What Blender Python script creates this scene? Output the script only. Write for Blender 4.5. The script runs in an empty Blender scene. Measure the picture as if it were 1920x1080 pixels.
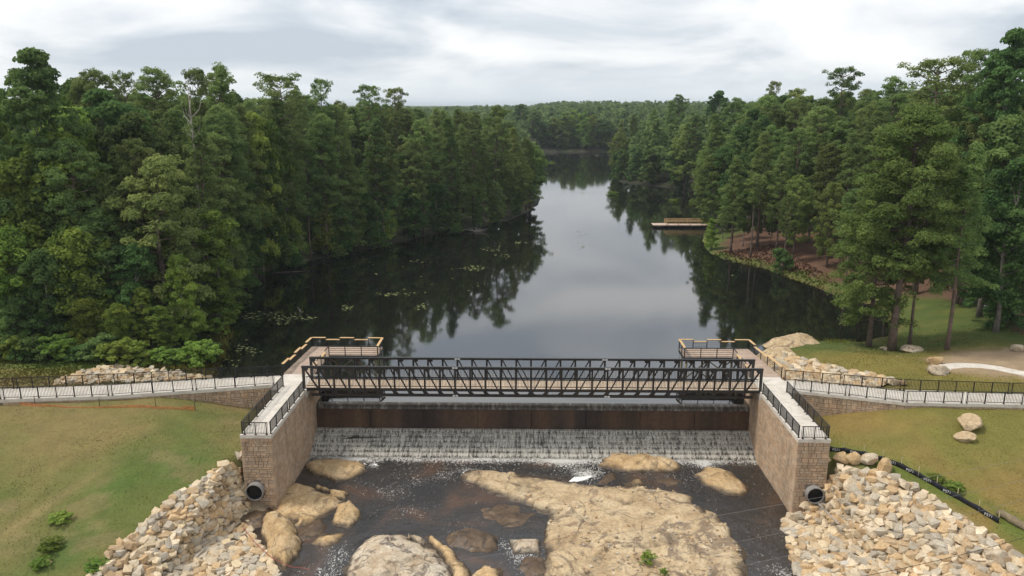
import bpy, bmesh, math, random
import numpy as np
from mathutils import Vector, Matrix

random.seed(7)
rng = np.random.default_rng(7)
S = bpy.context.scene
COL = S.collection

# ------------------------------------------------------------------ camera
F_PX, HORIZON, VPX, CAM_H = 1450.0, 197.0, 987.0, 28.5
PITCH = math.atan((540 - HORIZON) / F_PX)
YAW = math.atan((VPX - 960) * math.cos(PITCH) / F_PX)
cam_d = bpy.data.cameras.new('camera')
cam_d.sensor_width = 36.0
cam_d.lens = F_PX / 1920 * 36
cam_d.clip_start = 0.5
cam_d.clip_end = 20000
cam = bpy.data.objects.new('camera', cam_d)
COL.objects.link(cam)
cam.location = (0, 0, CAM_H)
cam.rotation_euler = (math.pi / 2 - PITCH, 0, YAW)
S.camera = cam

FW = np.array([-math.sin(YAW) * math.cos(PITCH), math.cos(YAW) * math.cos(PITCH), -math.sin(PITCH)])
RT = np.array([math.cos(YAW), math.sin(YAW), 0.0])
UP = np.cross(RT, FW)
CP = np.array([0, 0, CAM_H])
def ray(x, y): return FW + RT * (x - 960) / F_PX - UP * (y - 540) / F_PX
def onz(x, y, z):
    d = ray(x, y); return CP + d * ((z - CAM_H) / d[2])
def ony(x, y, Y):
    d = ray(x, y); return CP + d * (Y / d[1])
def px(P):
    v = np.asarray(P, float) - CP
    z = v @ FW
    return 960 + F_PX * (v @ RT) / z, 540 - F_PX * (v @ UP) / z, z

# ------------------------------------------------------------------ sky, sun, exposure
SUN_EL, SUN_AZ = math.radians(58), math.radians(-92)     # azimuth from +Y towards +X
W = bpy.data.worlds.new('World'); S.world = W; W.use_nodes = True
nt = W.node_tree; N = nt.nodes; L = nt.links
for n in list(N): N.remove(n)
def nd(t, **k):
    n = N.new(t)
    for a, b in k.items(): setattr(n, a, b)
    return n
out = nd('ShaderNodeOutputWorld'); bg = nd('ShaderNodeBackground'); L.new(bg.outputs[0], out.inputs[0])
bg.inputs[1].default_value = 0.1
sky = nd('ShaderNodeTexSky'); sky.sky_type = 'NISHITA'; sky.sun_disc = False
sky.sun_elevation = SUN_EL; sky.sun_rotation = SUN_AZ
tc = nd('ShaderNodeTexCoord'); sep = nd('ShaderNodeSeparateXYZ'); L.new(tc.outputs['Generated'], sep.inputs[0])
def mth(op, a, b=None, clamp=False):
    m = nd('ShaderNodeMath', operation=op, use_clamp=clamp)
    for i, v in enumerate((a, b)):
        if v is None: continue
        if isinstance(v, (int, float)): m.inputs[i].default_value = v
        else: L.new(v, m.inputs[i])
    return m.outputs[0]
zz = mth('ADD', mth('MAXIMUM', sep.outputs[2], 0.0), 0.16)
cx = mth('DIVIDE', sep.outputs[0], zz); cy = mth('DIVIDE', sep.outputs[1], zz)
cmb = nd('ShaderNodeCombineXYZ'); L.new(cx, cmb.inputs[0]); L.new(cy, cmb.inputs[1])
def noise(scale, detail, rough, off, dist=0.0):
    mp = nd('ShaderNodeMapping'); mp.inputs['Location'].default_value = off
    L.new(cmb.outputs[0], mp.inputs[0])
    t = nd('ShaderNodeTexNoise'); t.inputs['Scale'].default_value = scale
    t.inputs['Detail'].default_value = detail; t.inputs['Roughness'].default_value = rough
    t.inputs['Distortion'].default_value = dist
    L.new(mp.outputs[0], t.inputs['Vector']); return t.outputs['Fac']
n1 = noise(0.75, 6, 0.52, (3.1, 7.7, 0.3), 0.35)
def dnoise(scale, detail, rough, off, stretch, dist=0.0):      # cloud banks seen edge-on towards the horizon
    mp = nd('ShaderNodeMapping'); mp.inputs['Location'].default_value = off; mp.inputs['Scale'].default_value = (1, 1, stretch)
    L.new(tc.outputs['Generated'], mp.inputs[0]); t = nd('ShaderNodeTexNoise')
    for k_, v_ in (('Scale', scale), ('Detail', detail), ('Roughness', rough), ('Distortion', dist)): t.inputs[k_].default_value = v_
    L.new(mp.outputs[0], t.inputs['Vector']); return t.outputs['Fac']
n2 = dnoise(3.6, 8, 0.50, (1.3, 2.9, 4.0), 3.2, 0.5)
cl = mth('ADD', mth('MULTIPLY', n1, 0.2), mth('MULTIPLY', n2, 0.8))
rmp = nd('ShaderNodeValToRGB'); L.new(cl, rmp.inputs[0])
cr = rmp.color_ramp
cr.elements[0].position = 0.40; cr.elements[0].color = (0.50, 0.555, 0.625, 1)
cr.elements[1].position = 0.59; cr.elements[1].color = (0.93, 0.925, 0.92, 1)
e = cr.elements.new(0.475); e.color = (0.66, 0.70, 0.745, 1)
e = cr.elements.new(0.525); e.color = (0.80, 0.82, 0.84, 1)
# pale clear band that the cloud deck fades into at the horizon
hz = nd('ShaderNodeMapRange'); hz.inputs[1].default_value = 0.0; hz.inputs[2].default_value = 0.05
L.new(sep.outputs[2], hz.inputs[0])
mixh = nd('ShaderNodeMix', data_type='RGBA'); L.new(hz.outputs[0], mixh.inputs[0])
mixh.inputs[6].default_value = (0.63, 0.70, 0.755, 1); L.new(rmp.outputs[0], mixh.inputs[7])
sc = nd('ShaderNodeVectorMath', operation='SCALE'); L.new(mixh.outputs[2], sc.inputs[0]); sc.inputs['Scale'].default_value = 6.3
mixs = nd('ShaderNodeMix', data_type='RGBA'); mixs.inputs[0].default_value = 0.95
L.new(sky.outputs[0], mixs.inputs[6]); L.new(sc.outputs[0], mixs.inputs[7])
L.new(mixs.outputs[2], bg.inputs[0])

sun_d = bpy.data.lights.new('sun', 'SUN'); sun_d.energy = 1.5; sun_d.angle = math.radians(10); sun_d.color = (1.0, 0.94, 0.85)
sun = bpy.data.objects.new('sun', sun_d); COL.objects.link(sun)
sd = Vector((math.sin(SUN_AZ) * math.cos(SUN_EL), math.cos(SUN_AZ) * math.cos(SUN_EL), math.sin(SUN_EL)))
sun.rotation_euler = sd.to_track_quat('Z', 'Y').to_euler()
sun.location = (-60, 60, 80)

vs = S.view_settings
vs.view_transform = 'Standard'; vs.look = 'None'; vs.exposure = 0.9; vs.gamma = 1.0; vs.use_curve_mapping = False
S.render.engine = 'CYCLES'
cy_ = S.cycles
cy_.use_denoising = True
cy_.max_bounces = 7; cy_.diffuse_bounces = 4; cy_.glossy_bounces = 3; cy_.transmission_bounces = 4
cy_.transparent_max_bounces = 12; cy_.volume_bounces = 0
cy_.use_adaptive_sampling = True; cy_.adaptive_threshold = 0.015
cy_.caustics_reflective = False; cy_.caustics_refractive = False

# ------------------------------------------------------------------ materials
class NT:
    """small helper that writes shader nodes"""
    def __init__(s, name):
        s.m = bpy.data.materials.new(name); s.m.use_nodes = True
        s.t = s.m.node_tree; s.N = s.t.nodes; s.L = s.t.links
        s.p = s.N['Principled BSDF']; s.out = s.N['Material Output']
        s.p.inputs['Specular IOR Level'].default_value = 0.3
    def n(s, t, **k):
        x = s.N.new(t)
        for a, b in k.items(): setattr(x, a, b)
        return x
    def set(s, sock, v):
        if isinstance(v, bpy.types.NodeSocket): s.L.new(v, sock)
        else: sock.default_value = v
    def coord(s, kind='Object', scale=(1, 1, 1), loc=(0, 0, 0)):
        if kind == 'World': o = s.n('ShaderNodeNewGeometry').outputs['Position']
        else: o = s.n('ShaderNodeTexCoord').outputs[kind]
        mp = s.n('ShaderNodeMapping'); mp.inputs['Scale'].default_value = scale; mp.inputs['Location'].default_value = loc
        s.L.new(o, mp.inputs[0]); return mp.outputs[0]
    def noise(s, vec, scale, detail=4, rough=0.55, dist=0.0):
        t = s.n('ShaderNodeTexNoise'); s.L.new(vec, t.inputs['Vector'])
        t.inputs['Scale'].default_value = scale; t.inputs['Detail'].default_value = detail
        t.inputs['Roughness'].default_value = rough; t.inputs['Distortion'].default_value = dist
        return t.outputs['Fac']
    def math(s, op, a, b=0.0, clamp=False):
        m = s.n('ShaderNodeMath', operation=op, use_clamp=clamp)
        s.set(m.inputs[0], a); s.set(m.inputs[1], b); return m.outputs[0]
    def ramp(s, fac, stops):
        r = s.n('ShaderNodeValToRGB'); s.L.new(fac, r.inputs[0]); c = r.color_ramp
        c.elements[0].position, c.elements[0].color = stops[0][0], (*stops[0][1], 1)
        c.elements[1].position, c.elements[1].color = stops[-1][0], (*stops[-1][1], 1)
        for p_, q in stops[1:-1]:
            e_ = c.elements.new(p_); e_.color = (*q, 1)
        return r.outputs[0]
    def rng(s, v, a, b, c=0.0, d=1.0):
        m = s.n('ShaderNodeMapRange'); s.set(m.inputs[0], v)
        for i, q in enumerate((a, b, c, d)): m.inputs[i + 1].default_value = q
        return m.outputs[0]
    def mix(s, f, a, b, blend='MIX'):
        m = s.n('ShaderNodeMix', data_type='RGBA', blend_type=blend); s.set(m.inputs[0], f)
        for i, v in ((6, a), (7, b)):
            s.set(m.inputs[i], (*v, 1) if isinstance(v, tuple) and len(v) == 3 else v)
        return m.outputs[2]
    def scale(s, col, f):
        v = s.n('ShaderNodeVectorMath', operation='SCALE'); s.set(v.inputs[0], col); s.set(v.inputs['Scale'], f); return v.outputs[0]
    def bump(s, h, strength=0.3, dist=0.05):
        b = s.n('ShaderNodeBump'); b.inputs['Strength'].default_value = strength; b.inputs['Distance'].default_value = dist
        s.L.new(h, b.inputs['Height']); s.L.new(b.outputs[0], s.p.inputs['Normal']); return b.outputs[0]
    def base(s, c): s.set(s.p.inputs['Base Color'], (*c, 1) if isinstance(c, tuple) and len(c) == 3 else c)
    def rough(s, r): s.set(s.p.inputs['Roughness'], r)
    def attr(s, name, out='Color'):
        a = s.n('ShaderNodeAttribute'); a.attribute_name = name; return a.outputs[out]
    def orand(s): return s.n('ShaderNodeObjectInfo').outputs['Random']

M = {}
def stony(name, lo, mid, hi, sc, rough=0.85, bump=0.4, bd=0.03, coords='Object', rand=0.0, tone=False, streak=None, dark=None, rock=False):
    k = NT(name); v = k.coord(coords)
    c = k.ramp(k.noise(v, sc, 6, 0.62, 0.5), [(0.32, lo), (0.5, mid), (0.68, hi)])
    fine = k.noise(v, sc * 9, 4, 0.7)
    c = k.scale(c, k.rng(fine, 0.25, 0.75, 0.8, 1.18))
    if dark:      # lichen and water stains
        d = k.rng(k.noise(v, dark[0], 5, 0.65, 1.2), dark[1], dark[1] + 0.09, 0, dark[3] if len(dark) > 3 else 0.75)
        c = k.mix(d, c, dark[2])
    if streak:
        vs_ = k.coord(coords, scale=(1, 1, 0.12))
        c = k.mix(k.rng(k.noise(vs_, streak[0], 4), 0.5, 0.7, 0, streak[1]), c, streak[2])
    if rand: c = k.scale(c, k.rng(k.orand(), 0, 1, 1 - rand, 1 + rand))
    crack = None
    if rock:      # weathered: rusty and grey blotches, thin cracks, a dark wet line at the water
        w = k.coord('World'); c = k.mix(k.rng(k.noise(w, 1.9, 6, 0.7, 0.8), 0.54, 0.70, 0, 0.55), c, (0.34, 0.17, 0.07))
        c = k.scale(c, k.rng(k.noise(w, 5.5, 8, 0.8), 0.28, 0.72, 0.62, 1.32))
        vo = k.n('ShaderNodeTexVoronoi', feature='DISTANCE_TO_EDGE'); vo.inputs['Scale'].default_value = 0.2
        dv = k.n('ShaderNodeVectorMath', operation='ADD'); nv = k.n('ShaderNodeTexNoise'); nv.inputs['Scale'].default_value = 1.3; nv.inputs['Detail'].default_value = 4
        k.L.new(w, nv.inputs['Vector']); k.L.new(w, dv.inputs[0]); k.L.new(nv.outputs['Color'], dv.inputs[1]); k.L.new(dv.outputs[0], vo.inputs['Vector'])
        crack = k.rng(vo.outputs['Distance'], 0.0, 0.02, 0, 1)
        c = k.mix(k.math('MULTIPLY', k.rng(crack, 0, 1, 0.75, 0), k.rng(k.noise(w, 0.7, 3), 0.42, 0.6)), c, (0.08, 0.055, 0.04))
        pz_ = k.n('ShaderNodeSeparateXYZ'); k.L.new(w, pz_.inputs[0])
        wl = k.rng(k.math('ADD', pz_.outputs[2], k.math('MULTIPLY', k.noise(w, 0.9, 6, 0.7), 0.5)), -3.92, -3.70, 1, 0)
        c = k.mix(k.math('MULTIPLY', wl, 0.88), c, (0.035, 0.026, 0.02)); rough = k.rng(wl, 0, 1, rough, 0.25)
    if tone: c = k.mix(1.0, c, k.attr('tone'), 'MULTIPLY')
    k.base(c); k.rough(rough)
    hb = k.math('ADD', k.noise(v, sc * 3, 6, 0.7), k.math('MULTIPLY', fine, 0.4))
    if crack is not None: hb = k.math('ADD', hb, k.math('MULTIPLY', crack, 0.25))
    k.bump(hb, bump, bd)
    M[name] = k.m; return k.m

stony('riprap_stone', (0.40, 0.305, 0.20), (0.54, 0.44, 0.305), (0.62, 0.53, 0.41), 1.6, tone=True, bump=0.2, dark=(1.1, 0.62, (0.40, 0.24, 0.12), 0.6))
stony('tan_rock', (0.36, 0.23, 0.11), (0.54, 0.38, 0.20), (0.61, 0.46, 0.28), 0.55, bump=0.9, bd=0.14, rand=0.08, dark=(0.9, 0.56, (0.16, 0.11, 0.07), 0.7), rock=True)
stony('cream_bedrock', (0.35, 0.245, 0.14), (0.52, 0.395, 0.24), (0.60, 0.485, 0.32), 0.35, bump=1.0, bd=0.15, dark=(0.38, 0.515, (0.20, 0.145, 0.10), 0.85), rock=True)
stony('grey_boulder', (0.38, 0.285, 0.185), (0.52, 0.43, 0.315), (0.59, 0.52, 0.41), 0.5, bump=0.9, bd=0.12, dark=(0.75, 0.53, (0.12, 0.10, 0.085), 0.85), rock=True)
stony('wet_rock', (0.05, 0.034, 0.022), (0.11, 0.074, 0.046), (0.20, 0.14, 0.085), 0.6, rough=0.45, bump=0.6, bd=0.06, dark=(0.8, 0.52, (0.035, 0.03, 0.027), 0.85))
stony('wall_block', (0.39, 0.275, 0.18), (0.475, 0.342, 0.23), (0.53, 0.398, 0.28), 1.3, tone=True, bump=0.5, bd=0.02, coords='World', streak=(0.9, 0.45, (0.15, 0.115, 0.085)))
stony('mortar', (0.20, 0.15, 0.115), (0.245, 0.19, 0.145), (0.29, 0.225, 0.175), 2.0, coords='World', bump=0.2)
stony('concrete', (0.52, 0.47, 0.40), (0.62, 0.57, 0.50), (0.68, 0.63, 0.56), 0.8, coords='World', bump=0.12, bd=0.01, dark=(0.5, 0.60, (0.40, 0.35, 0.29), 0.5))
stony('pier_board', (0.36, 0.265, 0.20), (0.43, 0.325, 0.25), (0.47, 0.36, 0.285), 1.2, coords='World', bump=0.1, tone=True, rough=0.7)
stony('bridge_board', (0.42, 0.325, 0.235), (0.52, 0.41, 0.305), (0.58, 0.465, 0.355), 1.6, coords='World', bump=0.1, tone=True, rough=0.75)
stony('new_timber', (0.46, 0.295, 0.14), (0.58, 0.39, 0.195), (0.64, 0.45, 0.245), 1.8, coords='World', bump=0.15, rough=0.7)
stony('pile_timber', (0.13, 0.10, 0.06), (0.19, 0.15, 0.09), (0.24, 0.19, 0.12), 2.0, coords='World', bump=0.3)
stony('pine_bark', (0.085, 0.062, 0.05), (0.15, 0.108, 0.085), (0.22, 0.165, 0.135), 1.1, bump=0.8, bd=0.05, rand=0.2)
stony('grey_bark', (0.13, 0.11, 0.095), (0.20, 0.175, 0.15), (0.29, 0.26, 0.225), 1.0, bump=0.6, bd=0.03, rand=0.2)
stony('dead_wood', (0.24, 0.21, 0.18), (0.34, 0.30, 0.26), (0.42, 0.38, 0.34), 1.2, bump=0.4)
stony('dark_wood', (0.03, 0.025, 0.02), (0.055, 0.042, 0.034), (0.09, 0.07, 0.055), 1.2, bump=0.4, rough=0.5)
stony('pipe_metal', (0.20, 0.19, 0.18), (0.27, 0.26, 0.245), (0.33, 0.315, 0.30), 2.5, rough=0.55, bump=0.2)

def plain(name, c, rough=0.5, metal=0.0, var=0.15, sc=3.0):
    k = NT(name); v = k.coord('World')
    k.base(k.scale(k.mix(0.0, c, c), k.rng(k.noise(v, sc, 4, 0.6), 0.3, 0.7, 1 - var, 1 + var)))
    k.rough(rough); k.p.inputs['Metallic'].default_value = metal
    M[name] = k.m
plain('black_steel', (0.017, 0.0165, 0.017), 0.42)
plain('truss_steel', (0.016, 0.0145, 0.014), 0.34, var=0.35, sc=1.2); M['truss_steel'].node_tree.nodes['Principled BSDF'].inputs['Specular IOR Level'].default_value = 0.6
plain('galvanised', (0.42, 0.43, 0.44), 0.45)
plain('white_plate', (0.62, 0.62, 0.60), 0.5)
plain('silt_fabric', (0.016, 0.017, 0.022), 0.7, var=0.4)
plain('white_print', (0.60, 0.60, 0.60), 0.7)
plain('stake_wood', (0.55, 0.47, 0.27), 0.8)
plain('orange_mesh', (0.58, 0.23, 0.08), 0.7, var=0.25)
plain('wire_metal', (0.22, 0.21, 0.20), 0.6)
plain('black_cable', (0.02, 0.02, 0.02), 0.6)
plain('red_cord', (0.30, 0.07, 0.05), 0.7)
plain('white_paint', (0.62, 0.60, 0.56), 0.6)
plain('painted_bore_shade', (0.02, 0.018, 0.016), 0.9)  # near-black colour standing in for the shade inside the outfall pipes
plain('dark_bin', (0.012, 0.014, 0.018), 0.4)
plain('foam_white', (0.80, 0.79, 0.75), 0.8, var=0.1, sc=6)

def leafy(name, a, b, trans=0.45, rand=0.30):
    k = NT(name); g_ = (1.30, 1.47, 1.36); a = tuple(q * f for q, f in zip(a, g_)); b = tuple(q * f for q, f in zip(b, g_))
    t = k.attr('tone', 'Fac')
    c = k.mix(t, a, b)
    r = k.orand()
    c = k.scale(c, k.rng(r, 0, 1, 1 - rand, 1 + rand))
    h = k.n('ShaderNodeHueSaturation'); k.set(h.inputs['Color'], c)
    k.set(h.inputs['Hue'], k.rng(k.math('FRACT', k.math('MULTIPLY', r, 7.31)), 0, 1, 0.468, 0.515))
    d = k.n('ShaderNodeBsdfDiffuse'); k.set(d.inputs[0], h.outputs[0])
    tr = k.n('ShaderNodeBsdfTranslucent'); k.set(tr.inputs[0], k.scale(h.outputs[0], 1.25))
    m = k.n('ShaderNodeMixShader'); m.inputs[0].default_value = trans
    k.L.new(d.outputs[0], m.inputs[1]); k.L.new(tr.outputs[0], m.inputs[2]); k.L.new(m.outputs[0], k.out.inputs[0])
    k.N.remove(k.p); M[name] = k.m
leafy('pine_needles', (0.082, 0.112, 0.040), (0.180, 0.212, 0.074))
leafy('dark_leaves', (0.058, 0.095, 0.036), (0.130, 0.178, 0.060))
leafy('fresh_leaves', (0.102, 0.148, 0.034), (0.235, 0.280, 0.068))
leafy('vine_leaves', (0.088, 0.124, 0.030), (0.230, 0.256, 0.056))
leafy('bright_needles', (0.095, 0.135, 0.042), (0.22, 0.265, 0.085))
leafy('far_leaves', (0.068, 0.102, 0.042), (0.145, 0.185, 0.070), rand=0.0)

def grass_mat():
    k = NT('grass_blade'); c = k.attr('gcol')
    d = k.n('ShaderNodeBsdfDiffuse'); k.set(d.inputs[0], c); tr = k.n('ShaderNodeBsdfTranslucent'); k.set(tr.inputs[0], c); m = k.n('ShaderNodeMixShader'); m.inputs[0].default_value = 0.5
    k.L.new(d.outputs[0], m.inputs[1]); k.L.new(tr.outputs[0], m.inputs[2]); k.L.new(m.outputs[0], k.out.inputs[0]); k.N.remove(k.p); M['grass_blade'] = k.m
grass_mat()

def ground_mat():
    k = NT('ground_soil'); v = k.coord('World')
    c = k.attr('gcol')
    c = k.scale(c, k.rng(k.noise(v, 0.7, 6, 0.65), 0.3, 0.7, 0.86, 1.13))
    c = k.scale(c, k.rng(k.noise(k.coord('World', scale=(0.75, 1.3, 1)), 7.0, 7, 0.8, 0.6), 0.3, 0.7, 0.72, 1.28))
    # dry thatch flecks
    f = k.rng(k.noise(k.coord('World', scale=(1.0, 2.2, 1.0)), 9.0, 3, 0.8), 0.62, 0.72, 0, 0.35)
    c = k.mix(f, c, k.scale(c, 1.6))
    k.base(c); k.rough(0.95)
    k.bump(k.math('ADD', k.noise(v, 5.0, 6, 0.75), k.math('MULTIPLY', k.noise(v, 1.0, 3), 2.0)), 0.7, 0.08)
    M['ground_soil'] = k.m
ground_mat()

def lake_mat():
    k = NT('lake_water'); v = k.coord('World', scale=(1.0, 0.5, 1))
    k.base((0.008, 0.008, 0.007)); k.p.inputs['IOR'].default_value = 2.7
    k.p.inputs['Specular IOR Level'].default_value = 0.5
    k.rough(0.045)
    w = k.noise(v, 0.9, 3, 0.5)
    # wind patches: ripples stronger in some areas
    patch = k.rng(k.noise(k.coord('World'), 0.02, 2), 0.42, 0.62, 0.3, 1.0)
    k.bump(k.math('MULTIPLY', k.math('ADD', w, k.math('MULTIPLY', k.noise(v, 4.0, 2), 0.2)), patch), 0.25, 0.020)
    M['lake_water'] = k.m
lake_mat()

def river_mat():
    k = NT('river_water'); v = k.coord('World', scale=(1.0, 0.75, 1))
    n_big = k.noise(k.coord('World'), 0.22, 4, 0.55, 0.6)
    base = k.ramp(n_big, [(0.38, (0.014, 0.012, 0.011)), (0.55, (0.030, 0.023, 0.018)), (0.68, (0.075, 0.038, 0.020))])
    # foam: attribute gives how churned the water is, noise breaks it into flecks and strands
    foam = k.attr('foam', 'Fac')
    fl = k.noise(k.coord('World', scale=(1.7, 0.8, 1)), 1.9, 4.5, 0.62, 3.2)
    fleck = k.rng(k.math('ADD', fl, k.math('MULTIPLY', foam, 0.34)), 0.69, 0.83, 0, 0.85)
    c = k.mix(fleck, base, (0.68, 0.66, 0.62))
    k.base(c); k.set(k.p.inputs['Roughness'], k.rng(fleck, 0, 1, 0.10, 0.8))
    k.p.inputs['IOR'].default_value = 1.85; k.p.inputs['Specular IOR Level'].default_value = 0.5
    k.bump(k.math('ADD', k.noise(v, 2.4, 6, 0.65, 0.8), k.math('MULTIPLY', k.noise(v, 9.0, 3, 0.6, 0.5), 0.3)), 0.8, 0.10)
    M['river_water'] = k.m
river_mat()

def cascade_mat():
    k = NT('cascade_foam')
    x = k.coord('World', scale=(1.0, 0.12, 0.30))
    vdown = k.attr('fall', 'Fac')           # 0 at the lip of a step, 1 at its foot
    vol = k.noise(k.coord('World', scale=(1, 0.4, 0.0)), 0.33, 3, 0.6)   # some stretches carry less water
    n = k.noise(x, 5.2, 5, 0.72, 0.4)
    n2 = k.noise(k.coord('World'), 13.0, 3, 0.7)
    # holes open in the middle of each drop
    mid = k.math('SUBTRACT', 1.0, k.math('ABSOLUTE', k.math('SUBTRACT', k.math('MULTIPLY', vdown, 2.0), 1.15)))
    f = k.math('ADD', k.math('ADD', k.math('MULTIPLY', n, 1.9), k.math('MULTIPLY', n2, 0.7)), k.math('MULTIPLY', vol, 0.4))
    f = k.math('SUBTRACT', f, k.math('MULTIPLY', mid, 0.17))
    cov = k.rng(f, 1.17, 1.58, 0.05, 0.93)
    k.base(k.mix(k.rng(n2, 0.3, 0.7), (0.33, 0.305, 0.255), (0.74, 0.70, 0.62))); k.rough(0.6)
    k.bump(n, 0.5, 0.05)
    tr = k.n('ShaderNodeBsdfTransparent'); m = k.n('ShaderNodeMixShader')
    k.L.new(cov, m.inputs[0]); k.L.new(tr.outputs[0], m.inputs[1]); k.L.new(k.p.outputs[0], m.inputs[2])
    k.L.new(m.outputs[0], k.out.inputs[0]); M['cascade_foam'] = k.m
cascade_mat()

def dam_mat():
    k = NT('stained_concrete'); v = k.coord('World', scale=(1.0, 0.05, 0.06))
    band = k.noise(v, 0.26, 3, 0.5, 0.3); fine = k.noise(v, 3.0, 5, 0.7)
    c = k.ramp(k.math('ADD', k.math('MULTIPLY', band, 0.85), k.math('MULTIPLY', fine, 0.15)),
               [(0.36, (0.020, 0.018, 0.019)), (0.46, (0.055, 0.037, 0.029)), (0.55, (0.10, 0.060, 0.040)), (0.67, (0.155, 0.10, 0.060))])
    k.base(k.scale(c, k.rng(k.noise(k.coord('World'), 2.5, 6, 0.7), 0.3, 0.7, 0.75, 1.2))); k.rough(0.35)
    k.bump(fine, 0.3, 0.02); M['stained_concrete'] = k.m
    k = NT('wet_step'); v = k.coord('World')
    k.base(k.ramp(k.noise(v, 2.0, 6, 0.7), [(0.35, (0.018, 0.017, 0.013)), (0.65, (0.075, 0.066, 0.045))])); k.rough(0.3)
    k.bump(k.noise(v, 5, 5, 0.7), 0.5, 0.03); M['wet_step'] = k.m
dam_mat()

def film_mat():
    k = NT('crest_film'); v = k.coord('World', scale=(1, 0.3, 0.3))
    k.base(k.ramp(k.noise(v, 3.0, 5, 0.7), [(0.3, (0.035, 0.028, 0.022)), (0.5, (0.085, 0.07, 0.055)), (0.75, (0.34, 0.32, 0.28))])); k.rough(0.3)
    k.bump(k.noise(v, 6.0, 4, 0.6), 0.4, 0.03); M['crest_film'] = k.m
film_mat()

# ------------------------------------------------------------------ mesh helpers
def link(o, parent=None):
    COL.objects.link(o)
    if parent is not None: o.parent = parent
    return o
def tag(o, label=None, cat=None, group=None, kind=None):
    if label: o['label'] = label
    if cat: o['category'] = cat
    if group: o['group'] = group
    if kind: o['kind'] = kind
    return o
def empty(name, loc=(0, 0, 0), rz=0.0, parent=None):
    o = bpy.data.objects.new(name, None); o.empty_display_size = 0.3
    o.location = loc; o.rotation_euler = (0, 0, rz); return link(o, parent)

def np_mesh(name, V, Fc, mat, parent=None, smooth=False, attrs=None, face_attrs=None, loc=None):
    """V (n,3), Fc (m,k) with k = 3 or 4"""
    V = np.asarray(V, np.float32); Fc = np.asarray(Fc, np.int32)
    me = bpy.data.meshes.new(name)
    me.vertices.add(len(V)); me.vertices.foreach_set('co', V.ravel())
    k = Fc.shape[1]
    me.loops.add(Fc.size); me.loops.foreach_set('vertex_index', Fc.ravel())
    me.polygons.add(len(Fc)); me.polygons.foreach_set('loop_start', np.arange(0, Fc.size, k, dtype=np.int32))
    me.polygons.foreach_set('use_smooth', np.full(len(Fc), bool(smooth)))
    for nm, a in (attrs or {}).items(): add_attr(me, nm, a, 'POINT')
    for nm, a in (face_attrs or {}).items(): add_attr(me, nm, a, 'FACE')
    me.update(calc_edges=True)
    me.materials.append(M[mat])
    o = bpy.data.objects.new(name, me)
    if loc is not None: o.location = loc
    return link(o, parent)
def add_attr(me, nm, a, dom):
    a = np.asarray(a, np.float32)
    if a.ndim == 1:
        at = me.attributes.new(nm, 'FLOAT', dom); at.data.foreach_set('value', a)
    else:
        if a.shape[1] == 3: a = np.hstack([a, np.ones((len(a), 1), np.float32)])
        at = me.attributes.new(nm, 'FLOAT_COLOR', dom); at.data.foreach_set('color', a.ravel())

class MB:
    """collects boxes, beams and tubes and builds ONE mesh object"""
    def __init__(s): s.v = []; s.f = []; s.t = []
    def _add(s, vs_, fs, tone):
        b = len(s.v); s.v.extend(vs_)
        for f in fs: s.f.append([b + i for i in f]); s.t.append(tone)
        return s
    BOXF = [(0, 3, 2, 1), (4, 5, 6, 7), (0, 1, 5, 4), (1, 2, 6, 5), (2, 3, 7, 6), (3, 0, 4, 7)]
    def box(s, a, b, tone=1.0):
        (x0, y0, z0), (x1, y1, z1) = a, b
        return s._add([(x0, y0, z0), (x1, y0, z0), (x1, y1, z0), (x0, y1, z0), (x0, y0, z1), (x1, y0, z1), (x1, y1, z1), (x0, y1, z1)], s.BOXF, tone)
    def hexa(s, pts, tone=1.0): return s._add([tuple(p) for p in pts], s.BOXF, tone)
    def beam(s, p, q, w, h, tone=1.0, upv=(0, 0, 1)):
        p = Vector(p); q = Vector(q); d = (q - p)
        if d.length < 1e-6: return s
        d.normalize(); u = Vector(upv)
        if abs(d.dot(u)) > 0.98: u = Vector((0, 1, 0))
        r = d.cross(u).normalized(); u = r.cross(d).normalized()
        r *= w / 2; u *= h / 2
        return s._add([tuple(x) for x in (p - r - u, p + r - u, q + r - u, q - r - u, p - r + u, p + r + u, q + r + u, q - r + u)], s.BOXF, tone)
    def tube(s, pts, rad, n=8, tone=1.0, cap=True):
        pts = [Vector(p) for p in pts]
        if not hasattr(rad, '__len__'): rad = [rad] * len(pts)
        rings = []
        for i, p in enumerate(pts):
            d = (pts[min(i + 1, len(pts) - 1)] - pts[max(i - 1, 0)]).normalized()
            u = Vector((0, 0, 1)) if abs(d.z) < 0.9 else Vector((0, 1, 0))
            r = d.cross(u).normalized(); u = r.cross(d)
            rings.append([tuple(p + r * math.cos(6.28319 * k / n) * rad[i] + u * math.sin(6.28319 * k / n) * rad[i]) for k in range(n)])
        vs_ = [v for r in rings for v in r]; fs = []
        for i in range(len(pts) - 1):
            for k in range(n):
                a, b = i * n + k, i * n + (k + 1) % n
                fs.append((a, b, b + n, a + n))
        if cap: fs += [tuple(range(n))[::-1], tuple((len(pts) - 1) * n + k for k in range(n))]
        return s._add(vs_, fs, tone)
    def mesh(s, name, mat):
        me = bpy.data.meshes.new(name); me.from_pydata(s.v, [], s.f); me.update()
        me.materials.append(M[mat])
        t = np.asarray(s.t, np.float32)
        if t.ndim == 1: t = np.repeat(t[:, None], 3, 1)
        add_attr(me, 'tone', t, 'FACE'); return me
    def build(s, name, mat, parent=None, smooth=False, loc=None):
        if not s.v: return None
        me = s.mesh(name, mat)
        if smooth: me.polygons.foreach_set('use_smooth', np.ones(len(me.polygons), bool))
        o = bpy.data.objects.new(name, me)
        if loc is not None: o.location = loc
        return link(o, parent)

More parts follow.
